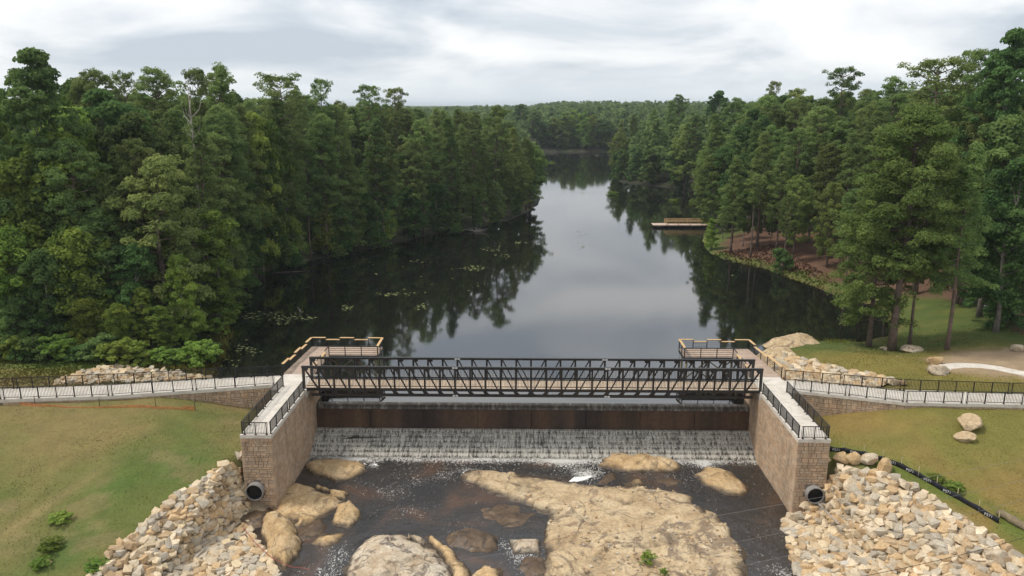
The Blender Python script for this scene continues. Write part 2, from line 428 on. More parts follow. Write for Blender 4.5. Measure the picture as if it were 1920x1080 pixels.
# value noise for terrain and rocks
def _hash(ix, iy, seed):
    h = (ix.astype(np.int64) * 374761393 + iy.astype(np.int64) * 668265263 + seed * 974634777) & 0xFFFFFFFF
    h = ((h ^ (h >> 13)) * 1274126177) & 0xFFFFFFFF
    return ((h ^ (h >> 16)) & 0xFFFF) / 65535.0
def vnoise(x, y, seed=0):
    x = np.asarray(x, float); y = np.asarray(y, float)
    ix, iy = np.floor(x), np.floor(y); fx, fy = x - ix, y - iy
    fx = fx * fx * (3 - 2 * fx); fy = fy * fy * (3 - 2 * fy)
    a, b = _hash(ix, iy, seed), _hash(ix + 1, iy, seed); c, d = _hash(ix, iy + 1, seed), _hash(ix + 1, iy + 1, seed)
    return (a * (1 - fx) + b * fx) * (1 - fy) + (c * (1 - fx) + d * fx) * fy
def fbm(x, y, seed=0, oct=4, gain=0.5):
    s = 0; a = 1; t = 0
    for i in range(oct):
        s = s + a * vnoise(np.asarray(x) * 2 ** i, np.asarray(y) * 2 ** i, seed + i * 13); t += a; a *= gain
    return s / t
def sstep(a, b, x):
    t = np.clip((np.asarray(x, float) - a) / (b - a), 0, 1); return t * t * (3 - 2 * t)
def sdist(poly, x, y):
    """signed distance to a closed polygon, negative inside"""
    x = np.asarray(x, float); y = np.asarray(y, float)
    P = np.asarray(poly, float); d = np.full(x.shape, 1e18); ins = np.zeros(x.shape, bool)
    for i in range(len(P)):
        a, b = P[i], P[(i + 1) % len(P)]
        e = b - a; wx, wy = x - a[0], y - a[1]
        t = np.clip((wx * e[0] + wy * e[1]) / (e @ e), 0, 1)
        d = np.minimum(d, (wx - e[0] * t) ** 2 + (wy - e[1] * t) ** 2)
        c = ((a[1] > y) != (b[1] > y))
        with np.errstate(divide='ignore', invalid='ignore'):
            xi = (b[0] - a[0]) * (y - a[1]) / (b[1] - a[1] + 1e-12) + a[0]
        ins ^= c & (x < xi)
    d = np.sqrt(d); return np.where(ins, -d, d)

# ------------------------------------------------------------------ terrain
LAKE = [(-23.5, 69.5), (-29.5, 71.8), (-31.8, 75), (-34, 80), (-35.2, 86), (-37, 91), (-40, 98), (-41.7, 106), (-45, 117), (-46.5, 131), (-40.6, 141.5),
        (-31, 155.5), (-22, 172), (-12, 180), (-1, 203), (3, 224), (5, 245), (0, 262), (-14, 290), (-26, 330), (-20, 385), (-5, 425), (8, 468), (20, 485), (50, 489), (63, 472),
        (52, 430), (44, 380), (36, 325), (35, 296), (43, 284), (57, 268), (60, 248), (51, 222), (48, 205), (45, 190), (42, 178), (37.5, 165), (36, 151), (38.5, 143),
        (43, 136), (45.2, 125), (49, 114.5), (50.5, 107), (48.5, 99), (45, 94), (41, 91.6), (34, 92.6), (30.5, 92.5), (28.5, 88), (27.2, 81), (26.4, 75), (24, 69.5)]
A_L = [(-10, 58.8), (-23.4, 58.8), (-25.3, 55.6), (-27.4, 52.6), (-28.9, 48.5), (-29.6, 44), (-31, 36), (-33, 20), (-10, 20)]
A_R = [(10, 58.9), (24.4, 58.9), (27.6, 57.6), (30.6, 55.4), (32.6, 52.8), (34.2, 50.0), (36.0, 46), (38, 40), (40, 20), (10, 20)]
WATER_D = -4.25
def height(x, y):
    x = np.asarray(x, float); y = np.asarray(y, float)
    # upstream: lake bed and banks
    d = sdist(LAKE, x, y) + (fbm(x * 0.16, y * 0.16, 3, 3) - 0.5) * 2.2 * sstep(74, 84, y)
    right = sstep(0, 40, x)
    rise = 0.5 * sstep(0, 1.2, d) + 1.3 * sstep(1, 12, d) + np.clip(d - 8, 0, 70) * (0.022 + 0.05 * right)
    zu = np.where(d < 0, np.maximum(d * 0.5, -2.6), rise)
    zu = zu + (fbm(x * 0.05, y * 0.05, 5, 3) - 0.5) * 1.6 * sstep(6, 30, d)
    # far country: low rolling ground
    far = sstep(300, 900, y)
    zu = zu + far * (fbm(x * 0.0021, y * 0.0016, 9, 3) - 0.5) * 7 * sstep(5, 60, d)
    zu = zu + np.exp(-((x - 150) / 330) ** 2 - ((y - 1050) / 330) ** 2) * 7.0
    # downstream: mown slopes falling to the river
    zm = np.interp(y, [20, 30, 40, 46, 52, 58, 63, 67, 72], [-6, -5.2, -4.2, -2.9, -1.45, 0.3, 1.4, 2.15, 2.3])
    side = np.where(x < 0, sstep(-35, -24, x), sstep(36, 25.5, x))
    low = np.interp(y, [52, 58, 64, 70, 74], [-1.3, 0.25, 0.2, -0.1, -0.2])
    zm = zm * (1 - side) + np.minimum(zm, low) * side
    zm = zm + (fbm(x * 0.22, y * 0.22, 21, 3) - 0.5) * 0.35
    ds = np.minimum(sdist(A_L, x, y), sdist(A_R, x, y))
    slope = np.where(x < 0, 0.43, 0.33)
    mid = np.abs(x) < 22.5
    zr = np.where(ds < 0, zm + ds * slope, zm)
    chan = -4.9 + (fbm(x * 0.35, y * 0.35, 31, 3) - 0.5) * 0.7
    xc = np.abs(x - 0.66); nr_ = sstep(55.5, 57.6, y)
    w_ch = sstep(19.2, 21.8, xc) * (1 - nr_) + sstep(21.6, 22.9, xc) * nr_
    zr = np.where(xc < 24, chan * (1 - w_ch) + np.maximum(zr, chan) * w_ch, np.maximum(zr, chan))
    cap = np.where(x < 0, -3.25 + np.clip(-22.9 - x, 0, 9) * 2.6, -3.05 + np.clip(x - 24.2, 0, 9) * 2.6) - np.clip(57.8 - y, 0, 9) * 0.9
    zr = np.where((y < 58.4) & (np.abs(x) < 28), np.maximum(np.minimum(zr, cap), chan), zr)
    t = sstep(70.2, 73.0, y)
    z = zr * (1 - t) + zu * t
    z = np.where((np.abs(x - 0.66) < 21.6) & (y > 60) & (y < 74), -5.2, z)
    return z

def graded(lo, hi, c0, c1, step, g=1.12, mx=120):
    a = list(np.arange(c0, c1 + 1e-6, step)); s = step; v = c0
    left = []
    while v > lo:
        s = min(s * g, mx); v -= s; left.append(max(v, lo))
    s = step; v = c1; r = []
    while v < hi:
        s = min(s * g, mx); v += s; r.append(min(v, hi))
    return np.array(left[::-1] + a + r)
gx = graded(-4200, 4200, -56, 64, 0.55); gy = graded(-60, 6500, 38, 100, 0.55, 1.035)
GX, GY = np.meshgrid(gx, gy)
GZ = height(GX, GY)

def lerp3(a, b, t): return np.asarray(a)[None, :] * (1 - t[:, None]) + np.asarray(b)[None, :] * t[:, None]
STRAW = [(56, 62), (75, 70), (90, 110), (70, 150), (50, 172), (41, 160), (38.5, 148), (46, 133), (50, 122), (57, 112), (62, 100), (60, 92)]
DIRT = [(41.5, 75), (43, 79), (47, 82), (54, 83.5), (66, 83), (66, 72), (50, 71.5), (44, 73)]
def gcolor(x, y):
    x = np.asarray(x, float).ravel(); y = np.asarray(y, float).ravel()
    n1 = fbm(x * 0.10, y * 0.13, 41, 4); n2 = fbm(x * 0.42, y * 0.5, 47, 4); n3 = fbm(x * 0.05, y * 0.05, 53, 3)
    t = np.clip((n1 - 0.5) * 3.0 + (n2 - 0.5) * 1.0 + 0.55, 0, 1)
    # left slope: olive green, worn brown patches
    c = lerp3((0.190, 0.150, 0.055), (0.118, 0.130, 0.033), t)
    g = np.exp(-((x + 27.5) / 3.2) ** 2 - ((y - 57.5) / 3.0) ** 2) + np.exp(-((x + 33) / 3.0) ** 2 - ((y - 47.5) / 4.0) ** 2) + np.exp(-((x + 32) / 2.0) ** 2 - ((y - 55) / 2.4) ** 2)
    c = c * (1 - np.clip(g * 0.85 * (0.4 + n2), 0, 0.9)[:, None]) + np.array((0.068, 0.118, 0.022)) * np.clip(g * 0.85 * (0.4 + n2), 0, 0.9)[:, None]
    bare = sstep(0.60, 0.72, fbm(x * 0.3 + 7, y * 0.55, 61, 4))[:, None]
    c = c * (1 - 0.4 * bare) + np.array((0.25, 0.18, 0.09)) * 0.4 * bare
    # worn track crossing the left slope
    trk = np.exp(-((y - (51.0 + (x + 37.5) * 1.6)) / 1.1) ** 2)[:, None] * (sstep(-46, -41, x) * sstep(-32, -36, x))[:, None]
    c = c * (1 - 0.38 * trk) + np.array((0.33, 0.235, 0.115)) * 0.38 * trk
    # right slope: drier, yellow
    r = lerp3((0.215, 0.155, 0.045), (0.160, 0.148, 0.034), t)
    gl = (sstep(3.5, 0.3, np.abs(y - np.interp(x, [24, 28, 31, 34, 37], [62, 60, 58, 55, 52]) + 1.4)) * sstep(0.3, 0.55, n2))[:, None]
    r = r * (1 - 0.8 * gl) + np.array((0.10, 0.15, 0.025)) * 0.8 * gl
    w = sstep(-5, 5, x)[:, None]; c = c * (1 - w) + r * w
    # upstream right lawn: yellow near the rocks, green under the trees
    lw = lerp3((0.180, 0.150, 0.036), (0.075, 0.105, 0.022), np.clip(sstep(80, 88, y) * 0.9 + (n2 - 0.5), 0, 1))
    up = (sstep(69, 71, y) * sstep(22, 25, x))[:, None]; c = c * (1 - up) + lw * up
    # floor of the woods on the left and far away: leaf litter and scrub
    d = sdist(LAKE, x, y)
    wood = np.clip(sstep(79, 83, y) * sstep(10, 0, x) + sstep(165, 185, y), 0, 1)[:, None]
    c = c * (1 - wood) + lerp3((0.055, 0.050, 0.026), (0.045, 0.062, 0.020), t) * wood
    lb = (sstep(71, 73, y) * sstep(82, 78, y) * sstep(-22, -26, x))[:, None]
    c = c * (1 - lb) + lerp3((0.17, 0.14, 0.04), (0.085, 0.115, 0.024), t) * lb
    # pine straw and bare dirt on the right bank
    st = sstep(1.5, -1.5, sdist(STRAW, x, y) + (n2 - 0.5) * 6)[:, None]
    c = c * (1 - st) + lerp3((0.095, 0.052, 0.032), (0.155, 0.085, 0.055), n2) * st
    di = sstep(1.0, -1.0, sdist(DIRT, x, y) + (n2 - 0.5) * 4)[:, None]
    c = c * (1 - di) + lerp3((0.27, 0.19, 0.115), (0.36, 0.265, 0.165), n2) * di
    # shoreline mud and weeds
    sh = (sstep(2.2, 0.2, d) * sstep(73, 76, y) * sstep(150, 120, y))[:, None]
    c = c * (1 - 0.75 * sh) + lerp3((0.10, 0.062, 0.028), (0.13, 0.12, 0.03), n2) * 0.75 * sh
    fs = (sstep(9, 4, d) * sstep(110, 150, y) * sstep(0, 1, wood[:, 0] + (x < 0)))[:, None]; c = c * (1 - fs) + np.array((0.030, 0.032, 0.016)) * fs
    # stony soil under the riprap, brown river bed, far canopy green
    ds = np.minimum(sdist(A_L, x, y), sdist(A_R, x, y))
    rp = sstep(0.3, -0.8, ds)[:, None]; c = c * (1 - rp) + np.array((0.24, 0.185, 0.12)) * rp
    ch = (sstep(21.5, 19, np.abs(x - 0.4)) * sstep(74, 72, y))[:, None]; c = c * (1 - ch) + np.array((0.05, 0.034, 0.022)) * ch
    bed = (sstep(0.2, -0.4, d) * sstep(70, 72, y))[:, None]; c = c * (1 - bed) + np.array((0.02, 0.018, 0.014)) * bed
    fr = sstep(900, 1400, y)[:, None]; c = c * (1 - fr) + np.array((0.045, 0.066, 0.028)) * fr
    return c
nx, ny = len(gx), len(gy)
idx = np.arange(nx * ny).reshape(ny, nx)
GF = np.stack([idx[:-1, :-1], idx[:-1, 1:], idx[1:, 1:], idx[1:, :-1]], -1).reshape(-1, 4)
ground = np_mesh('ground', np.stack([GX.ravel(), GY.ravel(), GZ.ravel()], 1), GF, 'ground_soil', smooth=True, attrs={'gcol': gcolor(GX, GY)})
tag(ground, kind='structure')
def hz_at(x, y):
    i = min(max(int(np.searchsorted(gx, x)) - 1, 0), nx - 2); j = min(max(int(np.searchsorted(gy, y)) - 1, 0), ny - 2)
    u = (x - gx[i]) / (gx[i + 1] - gx[i]); v = (y - gy[j]) / (gy[j + 1] - gy[j])
    return float((GZ[j, i] * (1 - u) + GZ[j, i + 1] * u) * (1 - v) + (GZ[j + 1, i] * (1 - u) + GZ[j + 1, i + 1] * u) * v)

# ------------------------------------------------------------------ water
# lake surface, running over the rounded crest of the dam
XL, XR = -20.56, 21.86
WT = 2.5
CREST_Y = 71.3
lv = []; lf = []
def sheet(name, xs, prof, mat, **k):
    V = [(x, y, z) for (y, z) in prof for x in xs]; n = len(xs)
    Fq = [(i * n + j, (i + 1) * n + j, (i + 1) * n + j + 1, i * n + j + 1) for i in range(len(prof) - 1) for j in range(n - 1)]
    return np_mesh(name, V, np.array(Fq)[:, ::-1], mat, smooth=True, **k)
lake = np_mesh('lake_water', [(-90, 72.6, 0), (90, 72.6, 0), (90, 520, 0), (-90, 520, 0)], [[0, 1, 2, 3]], 'lake_water')
tag(lake, kind='structure')
lip = sheet('lake_water', [XL - 0.02, XR + 0.02], [(72.6, 0), (71.75, -0.004), (71.45, -0.02)], 'lake_water', parent=lake)
lip.name = 'crest_approach'
lip = sheet('crest_overflow', [XL - 0.02, XR + 0.02], [(71.45, -0.02), (71.2, -0.07), (71.0, -0.17), (70.88, -0.32), (70.83, -0.5)], 'crest_film', parent=lake)

# river below the dam
def river_sheet():
    xs = np.arange(-27, 27.01, 0.25); ys = np.arange(36, 68.6, 0.25)
    X, Y = np.meshgrid(xs, ys)
    Z = WATER_D - np.clip(52.5 - Y, 0, 12) * 0.045 + (fbm(X * 0.8, Y * 0.8, 71, 4) - 0.5) * 0.14 * (1 + 1.2 * sstep(55, 48, Y))
    foam = np.clip(0.62 * sstep(66.2, 67.9, Y) + 0.36 * sstep(58, 66, Y) * fbm(X * 0.3, Y * 0.3, 73, 3) + 0.22 * fbm(X * 0.35, Y * 0.22, 77, 3), 0, 1.2)
    for (fx, fy, fr, fa) in FOAM: foam = foam + 0.7 * fa * np.exp(-((X - fx) ** 2 + (Y - fy) ** 2) / fr ** 2)
    i = np.arange(X.size).reshape(X.shape)
    Fq = np.stack([i[:-1, :-1], i[:-1, 1:], i[1:, 1:], i[1:, :-1]], -1).reshape(-1, 4)
    o = np_mesh('river_water', np.stack([X.ravel(), Y.ravel(), Z.ravel()], 1), Fq, 'river_water', smooth=True, attrs={'foam': foam.ravel()})
    tag(o, kind='structure')
FOAM = []
for (qx, qy, r_, a_) in [(700, 872, 0.7, .9), (735, 925, 1.6, .35), (790, 905, 1.6, .3), (770, 960, 1.8, .3), (880, 884, .7, .7), (830, 892, .9, .4), (640, 1035, 1.3, .6), (620, 1070, 1.4, .6), (975, 1040, 1.3, .6),
                         (945, 1020, .8, .7), (1010, 1060, 1.5, .7), (1060, 1065, 1.0, 1.1), (1100, 890, 1.2, .8), (1060, 870, 1.5, .5), (1320, 872, .8, .8), (1440, 990, 1.5, .25), (1430, 1050, 2.2, .3), (870, 995, 2.0, .25), (650, 862, 1.4, .8), (1470, 1075, .9, .6)]:
    P_ = onz(qx, qy, WATER_D); FOAM.append((P_[0], P_[1], r_, a_))
river_sheet()

# ------------------------------------------------------------------ dam
dam = empty('dam', (0, CREST_Y, WATER_D)); tag(dam, 'brown stained concrete dam with stepped spillway between the two stone walls', 'dam')
dam.location = (0, 0, 0)
NB = 8; bw = (XR - XL) / NB                                   # upper face cast in bays with open joints
for i in range(NB):
    a, b = XL + i * bw + (0.02 if i else 0), XL + (i + 1) * bw - (0.02 if i < NB - 1 else 0)
    m = MB(); prof = [(75.5, -5.6), (73.2, -0.45), (71.9, -0.12), (71.35, -0.16), (71.05, -0.32), (70.9, -0.56), (70.9, -5.6)]
    vs_ = [(x, y, z) for x in (a, b) for (y, z) in prof]; n = len(prof)
    fs = [(k, k + 1, k + 1 + n, k + n) for k in range(n - 1)] + [tuple(range(n))[::-1], tuple(range(n, 2 * n))]
    m._add(vs_, fs, 1.0); m.build('face_bay', 'stained_concrete', dam)
NST, RISE, RUN, Y0S, Z0S = 6, 0.285, 0.50, 70.9, -2.52
for i in range(NST):
    yf = Y0S - 0.42 - i * RUN; zt = Z0S - i * RISE
    MB().box((XL, yf, -5.6), (XR, yf + RUN + 0.3 if i else Y0S - 0.002, zt)).build('step', 'wet_step', dam) if i == 0 else \
        MB().box((XL, yf, -5.6), (XR, yf + RUN - 0.002, zt)).build('step', 'wet_step', dam)
# falling water: one sheet per step, drawn out from the lip
def cascade():
    xs = np.arange(XL + 0.05, XR, 0.07); V = []; Fq = []; att = []
    for i in range(NST):
        yf = Y0S - 0.42 - i * RUN; zt = Z0S - i * RISE
        jit = (vnoise(xs * 3.0, xs * 0 + i, 81) - 0.5) * 0.16
        rows = [(yf + RUN * 0.75, zt + 0.02, 0.0), (yf + 0.06, zt + 0.03, 0.05), (yf - 0.05, zt - 0.01, 0.15), (yf - 0.11, zt - 0.09, 0.4), (yf - 0.15, zt - 0.19, 0.7), (yf - 0.18, zt - RISE + 0.03, 1.0)]
        b = len(V)
        for k, (y, z, a) in enumerate(rows):
            out_ = jit * (a + 0.1) + (vnoise(xs * 9, xs * 0 + k + 10 * i, 83) - 0.5) * 0.06
            V.extend(np.stack([xs, y - out_, np.full_like(xs, z) + (vnoise(xs * 7, xs * 0 + k + 20 * i, 85) - 0.5) * 0.03], 1)); att.extend([a] * len(xs))
        n = len(xs)
        for k in range(len(rows) - 1):
            j = np.arange(n - 1); Fq.append(np.stack([b + k * n + j, b + (k + 1) * n + j, b + (k + 1) * n + j + 1, b + k * n + j + 1], 1))
    o = np_mesh('cascade_water', V, np.concatenate(Fq), 'cascade_foam', smooth=True, attrs={'fall': att})
    tag(o, 'white water falling over the steps of the dam', 'cascade', kind='stuff')
cascade()

# ------------------------------------------------------------------ stone walls
def ashlar(p0, p1, ztop, zbot, nrm, joined, parent, hid=None, zfloor=None, seed=1):
    """random ashlar blocks proud of a wall face running p0 -> p1; each block its own object, or all in one part"""
    R = random.Random(seed); L_ = math.hypot(p1[0] - p0[0], p1[1] - p0[1]); ux, uy = (p1[0] - p0[0]) / L_, (p1[1] - p0[1]) / L_
    mb = MB(); z = ztop; cnt = 0
    while z > zbot + 0.05:
        h = R.choice([0.16, 0.24, 0.24, 0.32, 0.4]); h = min(h, z - zbot); u = 0.0
        while u < L_ - 0.02:
            w = R.choice([0.24, 0.34, 0.42, 0.52, 0.66]); w = min(w, L_ - u)
            if L_ - u - w < 0.18: w = L_ - u
            cells = [(z - h, z)]
            if h >= 0.32 and R.random() < 0.4: cells = [(z - h, z - h / 2), (z - h / 2, z)]
            for (za, zb) in cells:
                if hid and hid(u + w / 2, (za + zb) / 2): continue
                if zfloor is not None and zb < zfloor(u + w / 2) - 0.15: continue
                g = 0.011; d = 0.018 + R.random() * 0.014
                def P(uu, zz, dd): return (p0[0] + ux * uu + nrm[0] * dd, p0[1] + uy * uu + nrm[1] * dd, zz)
                a, b, c_, e_ = u + g, u + w - g, za + g, zb - g
                q = 0.012
                pts = [P(a, c_, -0.02), P(b, c_, -0.02), P(b - q, c_ + q, d), P(a + q, c_ + q, d), P(a, e_, -0.02), P(b, e_, -0.02), P(b - q, e_ - q, d), P(a + q, e_ - q, d)]
                k = R.uniform(0.84, 1.12); hue = R.uniform(-0.05, 0.05)
                tone = (k * (1 + hue), k, k * (1 - hue))
                if joined: mb.hexa(pts, tone)
                else: MB().hexa(pts, tone).build('stone_block', 'wall_block', parent)
                cnt += 1
            u += w
        z -= h
    if joined:
        o = mb.build('stone_facing', 'wall_block', parent); tag(o, kind='stuff')
    return cnt

def wing_wall(x_in, x_out, side, label):
    """x_in faces the water; Y 57.8 is the downstream end"""
    s = 1 if side == 'R' else -1
    xa, xb = min(x_in, x_out), max(x_in, x_out)
    t = empty('wing_wall', ((xa + xb) / 2, 57.8, -4)); t.location = (0, 0, 0); tag(t, label, 'stone wall')
    Y0, YB, Y1 = 57.8, 67.75, 72.35
    MB().box((xa + 0.06, Y0 + 0.06, -5.6), (xb - 0.06, YB, WT - 0.32)).build('wall_core', 'mortar', t)
    wx = (xa - 0.7 if s < 0 else xa + 0.06, xb - 0.06 if s < 0 else xb + 0.7)
    MB().box((wx[0], YB + 0.002, -5.6), (wx[1], Y1 + 0.9, 1.68)).build('abutment', 'mortar', t)
    # walkway slab in three pours with open joints, proud coping along the edge
    for (a, b) in ((Y0 + 0.0, 61.2), (61.22, 64.6), (64.62, YB + 0.25)):
        MB().box((xa + 0.18, a if a > Y0 else Y0 + 0.18, WT - 0.30), (xb - 0.18, b, WT)).build('walkway_slab', 'concrete', t)
    jx = (xa - 0.85 if s < 0 else xa + 0.02, xb - 0.02 if s < 0 else xb + 0.62)
    MB().box((jx[0], YB + 0.27, 1.70), (jx[1], 70.2, WT - 0.002)).build('walkway_slab', 'concrete', t)
    MB().box((jx[0], 70.22, 1.70), (jx[1], Y1, WT - 0.002)).build('walkway_slab', 'concrete', t)
    MB().box((xa - 0.03, Y0 - 0.05, WT - 0.28), (xa + 0.178, YB + 0.2, WT + 0.015)).build('coping', 'concrete', t)
    MB().box((xb - 0.178, Y0 - 0.05, WT - 0.28), (xb + 0.03, YB + 0.2, WT + 0.015)).build('coping', 'concrete', t)
    MB().box((xa + 0.182, Y0 - 0.05, WT - 0.28), (xb - 0.182, Y0 + 0.178, WT + 0.013)).build('coping', 'concrete', t)
    # outfall pipe low in the end face
    pxc, pzc, pr_ = (-22.12, -2.33, 0.72) if s < 0 else (23.45, -2.17, 0.70)
    ring = MB(); bore = MB()
    for i in range(28):
        a0, a1 = 6.28319 * i / 28, 6.28319 * (i + 1) / 28
        def R_(a, r, y): return (pxc + math.cos(a) * r, y, pzc + math.sin(a) * r)
        yo, yi = Y0 - 0.55, Y0 + 1.6
        ring._add([R_(a0, pr_, yo), R_(a1, pr_, yo), R_(a1, pr_, yi), R_(a0, pr_, yi), R_(a0, pr_ * 0.90, yo), R_(a1, pr_ * 0.90, yo), R_(a1, pr_ * 0.90, yi), R_(a0, pr_ * 0.90, yi)],
                  [(0, 3, 2, 1), (0, 1, 5, 4)], 1.0)
        bore._add([R_(a0, pr_ * 0.899, yo + .1), R_(a1, pr_ * 0.899, yo + .1), R_(a1, pr_ * 0.899, yi), R_(a0, pr_ * 0.899, yi)], [(0, 1, 2, 3)], 1.0)
        ring._add([R_(a0, pr_ * 0.90, yo), R_(a1, pr_ * 0.90, yo), R_(a1, pr_ * 0.90, yo + .1), R_(a0, pr_ * 0.90, yo + .1)], [(0, 1, 2, 3)], 1.0)
    pip = ring.build('outfall_pipe', 'pipe_metal', t)
    bore.build('pipe_bore', 'painted_bore_shade', pip)  # inner pipe faces coloured near-black, shade put into the colour
    dk = MB(); dk._add([(pxc + math.cos(6.28319 * i / 24) * pr_ * 0.905, Y0 - 0.06, pzc + math.sin(6.28319 * i / 24) * pr_ * 0.905) for i in range(24)], [tuple(range(24))], 1.0)
    dk.build('bore_shade_disc', 'painted_bore_shade', pip)  # flat disc added across the pipe, painted as its shaded depth
    hid = lambda u, z: math.hypot((xa + u) - pxc, z - pzc) < pr_ + 0.02
    ashlar((xa, Y0), (xb, Y0), WT - 0.29, -4.6, (0, -1), False, t, hid, seed=11 if s < 0 else 12)
    ashlar((x_in, Y0), (x_in, YB), WT - 0.29, -4.7, (-s, 0), True, t, seed=21 if s < 0 else 22)
    ashlar((x_in, YB + 0.02), (x_in, Y1 + 0.5), 1.66, -4.7, (-s, 0), True, t, seed=23 if s < 0 else 24)
    ashlar((x_out, Y0), (x_out, YB), WT - 0.29, -2.4, (s, 0), True, t, seed=25 if s < 0 else 26)
    return t
wing_wall(XL, -23.06, 'L', 'tall brown stone wing wall with drain pipe on the left side of the spillway')
wing_wall(XR, 24.40, 'R', 'tall brown stone wing wall with drain pipe on the right side of the spillway')

# ------------------------------------------------------------------ approach paths on retaining walls
PATH_L = [(-23.9, 69.35), (-31.0, 67.75), (-38.2, 66.3), (-47.6, 65.3), (-60, 63.8)]
PATH_L2 = [(-23.9, 71.95), (-31.3, 70.9), (-39.2, 69.5), (-48.2, 68.3), (-60.4, 66.9)]
PATH_R = [(25.05, 68.7), (29.6, 67.4), (34.2, 66.0), (44.6, 65.7), (60, 66.2)]
PATH_R2 = [(25.05, 71.6), (30.2, 70.4), (35.4, 69.3), (45.0, 68.6), (60, 69.0)]
def pz(i): return WT - [0.0, 0.03, 0.07, 0.10, 0.12][i]
def path(near, far, name, side):
    for i in range(len(near) - 1):
        a, b, c, d = near[i], near[i + 1], far[i + 1], far[i]
        z0, z1 = pz(i), pz(i + 1)
        ua = 2
        for k in range(ua):
            t0, t1 = k / ua, (k + 1) / ua - 0.003
            def mixp(p, q, t): return (p[0] + (q[0] - p[0]) * t, p[1] + (q[1] - p[1]) * t)
            A, B, C, D = mixp(a, b, t0), mixp(a, b, t1), mixp(d, c, t1), mixp(d, c, t0)
            za, zb = z0 + (z1 - z0) * t0, z0 + (z1 - z0) * t1
            P_ = [(*A, za - 0.3), (*B, zb - 0.3), (*C, zb - 0.3), (*D, za - 0.3), (*A, za), (*B, zb), (*C, zb), (*D, za)]
            if side > 0: pass
            o = MB().hexa(P_).build('path_slab', 'concrete', name)
def retaining(near, far, label, seed):
    s = -1 if near[0][0] < 0 else 1
    t = empty('retaining_wall'); tag(t, label, 'stone wall')
    m = MB()
    for i in range(len(near) - 1):
        a, b, c, d = near[i], near[i + 1], far[i + 1], far[i]
        q = lambda p, e_: (p[0], p[1] + e_)
        m.hexa([(*q(a, .1), -2.2), (*q(b, .1), -2.2), (*q(c, -.1), -2.2), (*q(d, -.1), -2.2), (*q(a, .1), pz(i) - 0.31), (*q(b, .1), pz(i + 1) - 0.31), (*q(c, -.1), pz(i + 1) - 0.31), (*q(d, -.1), pz(i) - 0.31)])
    m.build('wall_core', 'mortar', t)
    for i in range(len(near) - 1):
        a, b = near[i], near[i + 1]
        MB().hexa([(a[0], a[1] - .07, pz(i) - .26), (b[0], b[1] - .07, pz(i + 1) - .26), (b[0], b[1] + .2, pz(i + 1) - .26), (a[0], a[1] + .2, pz(i) - .26),
                   (a[0], a[1] - .07, pz(i) + .03), (b[0], b[1] - .07, pz(i + 1) + .03), (b[0], b[1] + .2, pz(i + 1) + .03), (a[0], a[1] + .2, pz(i) + .03)]).build('coping', 'concrete', t)
        if i > 2: continue
        Lx = math.hypot(b[0] - a[0], b[1] - a[1]); n_ = ((b[1] - a[1]) / Lx, -(b[0] - a[0]) / Lx)
        if n_[1] > 0: n_ = (-n_[0], -n_[1])
        fl = lambda u, a=a, b=b, Lx=Lx: hz_at(a[0] + (b[0] - a[0]) * u / Lx, a[1] + (b[1] - a[1]) * u / Lx - 0.15)
        ashlar(a, b, min(pz(i), pz(i + 1)) - 0.27, -1.2, n_, False, t, zfloor=fl, seed=seed + i)
    return t
pl_ = empty('left_path'); tag(pl_, kind='structure'); path(PATH_L, PATH_L2, pl_, -1)
pr_ = empty('right_path'); tag(pr_, kind='structure'); path(PATH_R, PATH_R2, pr_, 1)
retaining(PATH_L, PATH_L2, 'brown stone retaining wall carrying the left concrete path', 40)
retaining(PATH_R, PATH_R2, 'brown stone retaining wall carrying the right concrete path', 60)

# ------------------------------------------------------------------ picket railings
def picket_railing(pts, zs, label, span=1.62, per=4, gap=0.22, h=1.07):
    """pts: plan polyline, zs: height of the base at each point"""
    t = empty('picket_railing'); tag(t, label, 'railing', 'black picket railings')
    for i in range(len(pts) - 1):
        a = Vector((*pts[i], zs[i])); b = Vector((*pts[i + 1], zs[i + 1])); Ln = (b - a).length; d = (b - a) / Ln
        ns = max(1, round(Ln / (span * per)))
        for j in range(ns):
            p = a + d * (Ln * j / ns + (gap / 2 if j else 0.05)); q = a + d * (Ln * (j + 1) / ns - (gap / 2 if j < ns - 1 else 0.05))
            sec = empty('railing_panel', parent=t)
            ln = (q - p).length; k = max(1, round(ln / span))
            for m in range(k + 1):
                c = p + d * (ln * (m / k)) if 0 < m < k else (p + d * 0.12 if m == 0 else q - d * 0.12)
                MB().box((c.x - .035, c.y - .035, c.z - 0.005), (c.x + .035, c.y + .035, c.z + h - 0.045)).box((c.x - .09, c.y - .09, c.z + 0.0), (c.x + .09, c.y + .09, c.z + .025)).build('post', 'black_steel', sec)
            up = Vector((0, 0, 1))
            MB().beam(p + up * (h - 0.02), q + up * (h - 0.02), 0.065, 0.05).build('top_rail', 'black_steel', sec)
            MB().beam(p + up * 0.13, q + up * 0.13, 0.045, 0.04).build('bottom_rail', 'black_steel', sec)
            bal = MB(); n = int(ln / 0.125)
            for m in range(n + 1):
                c = p + d * (ln * m / n)
                bal.box((c.x - .0125, c.y - .0125, c.z + .15), (c.x + .0125, c.y + .0125, c.z + h - .045))
            tag(bal.build('balusters', 'black_steel', sec), kind='stuff')
    return t
e_ = 0.09
zc = WT + 0.016
picket_railing([(-23.06 + e_, 57.9), (-23.06 + e_, 69.1)], [zc, zc], 'black picket railing along the outer edge of the left wing wall')
picket_railing([(-23.06 + e_ + 0.1, 57.85), (XL - e_ - 0.1, 57.85)], [zc, zc], 'short black picket railing across the front end of the left wing wall', span=1.2)
picket_railing([(XL - e_, 57.9), (XL - e_, 67.9)], [zc, zc], 'black picket railing along the spillway edge of the left wing wall')
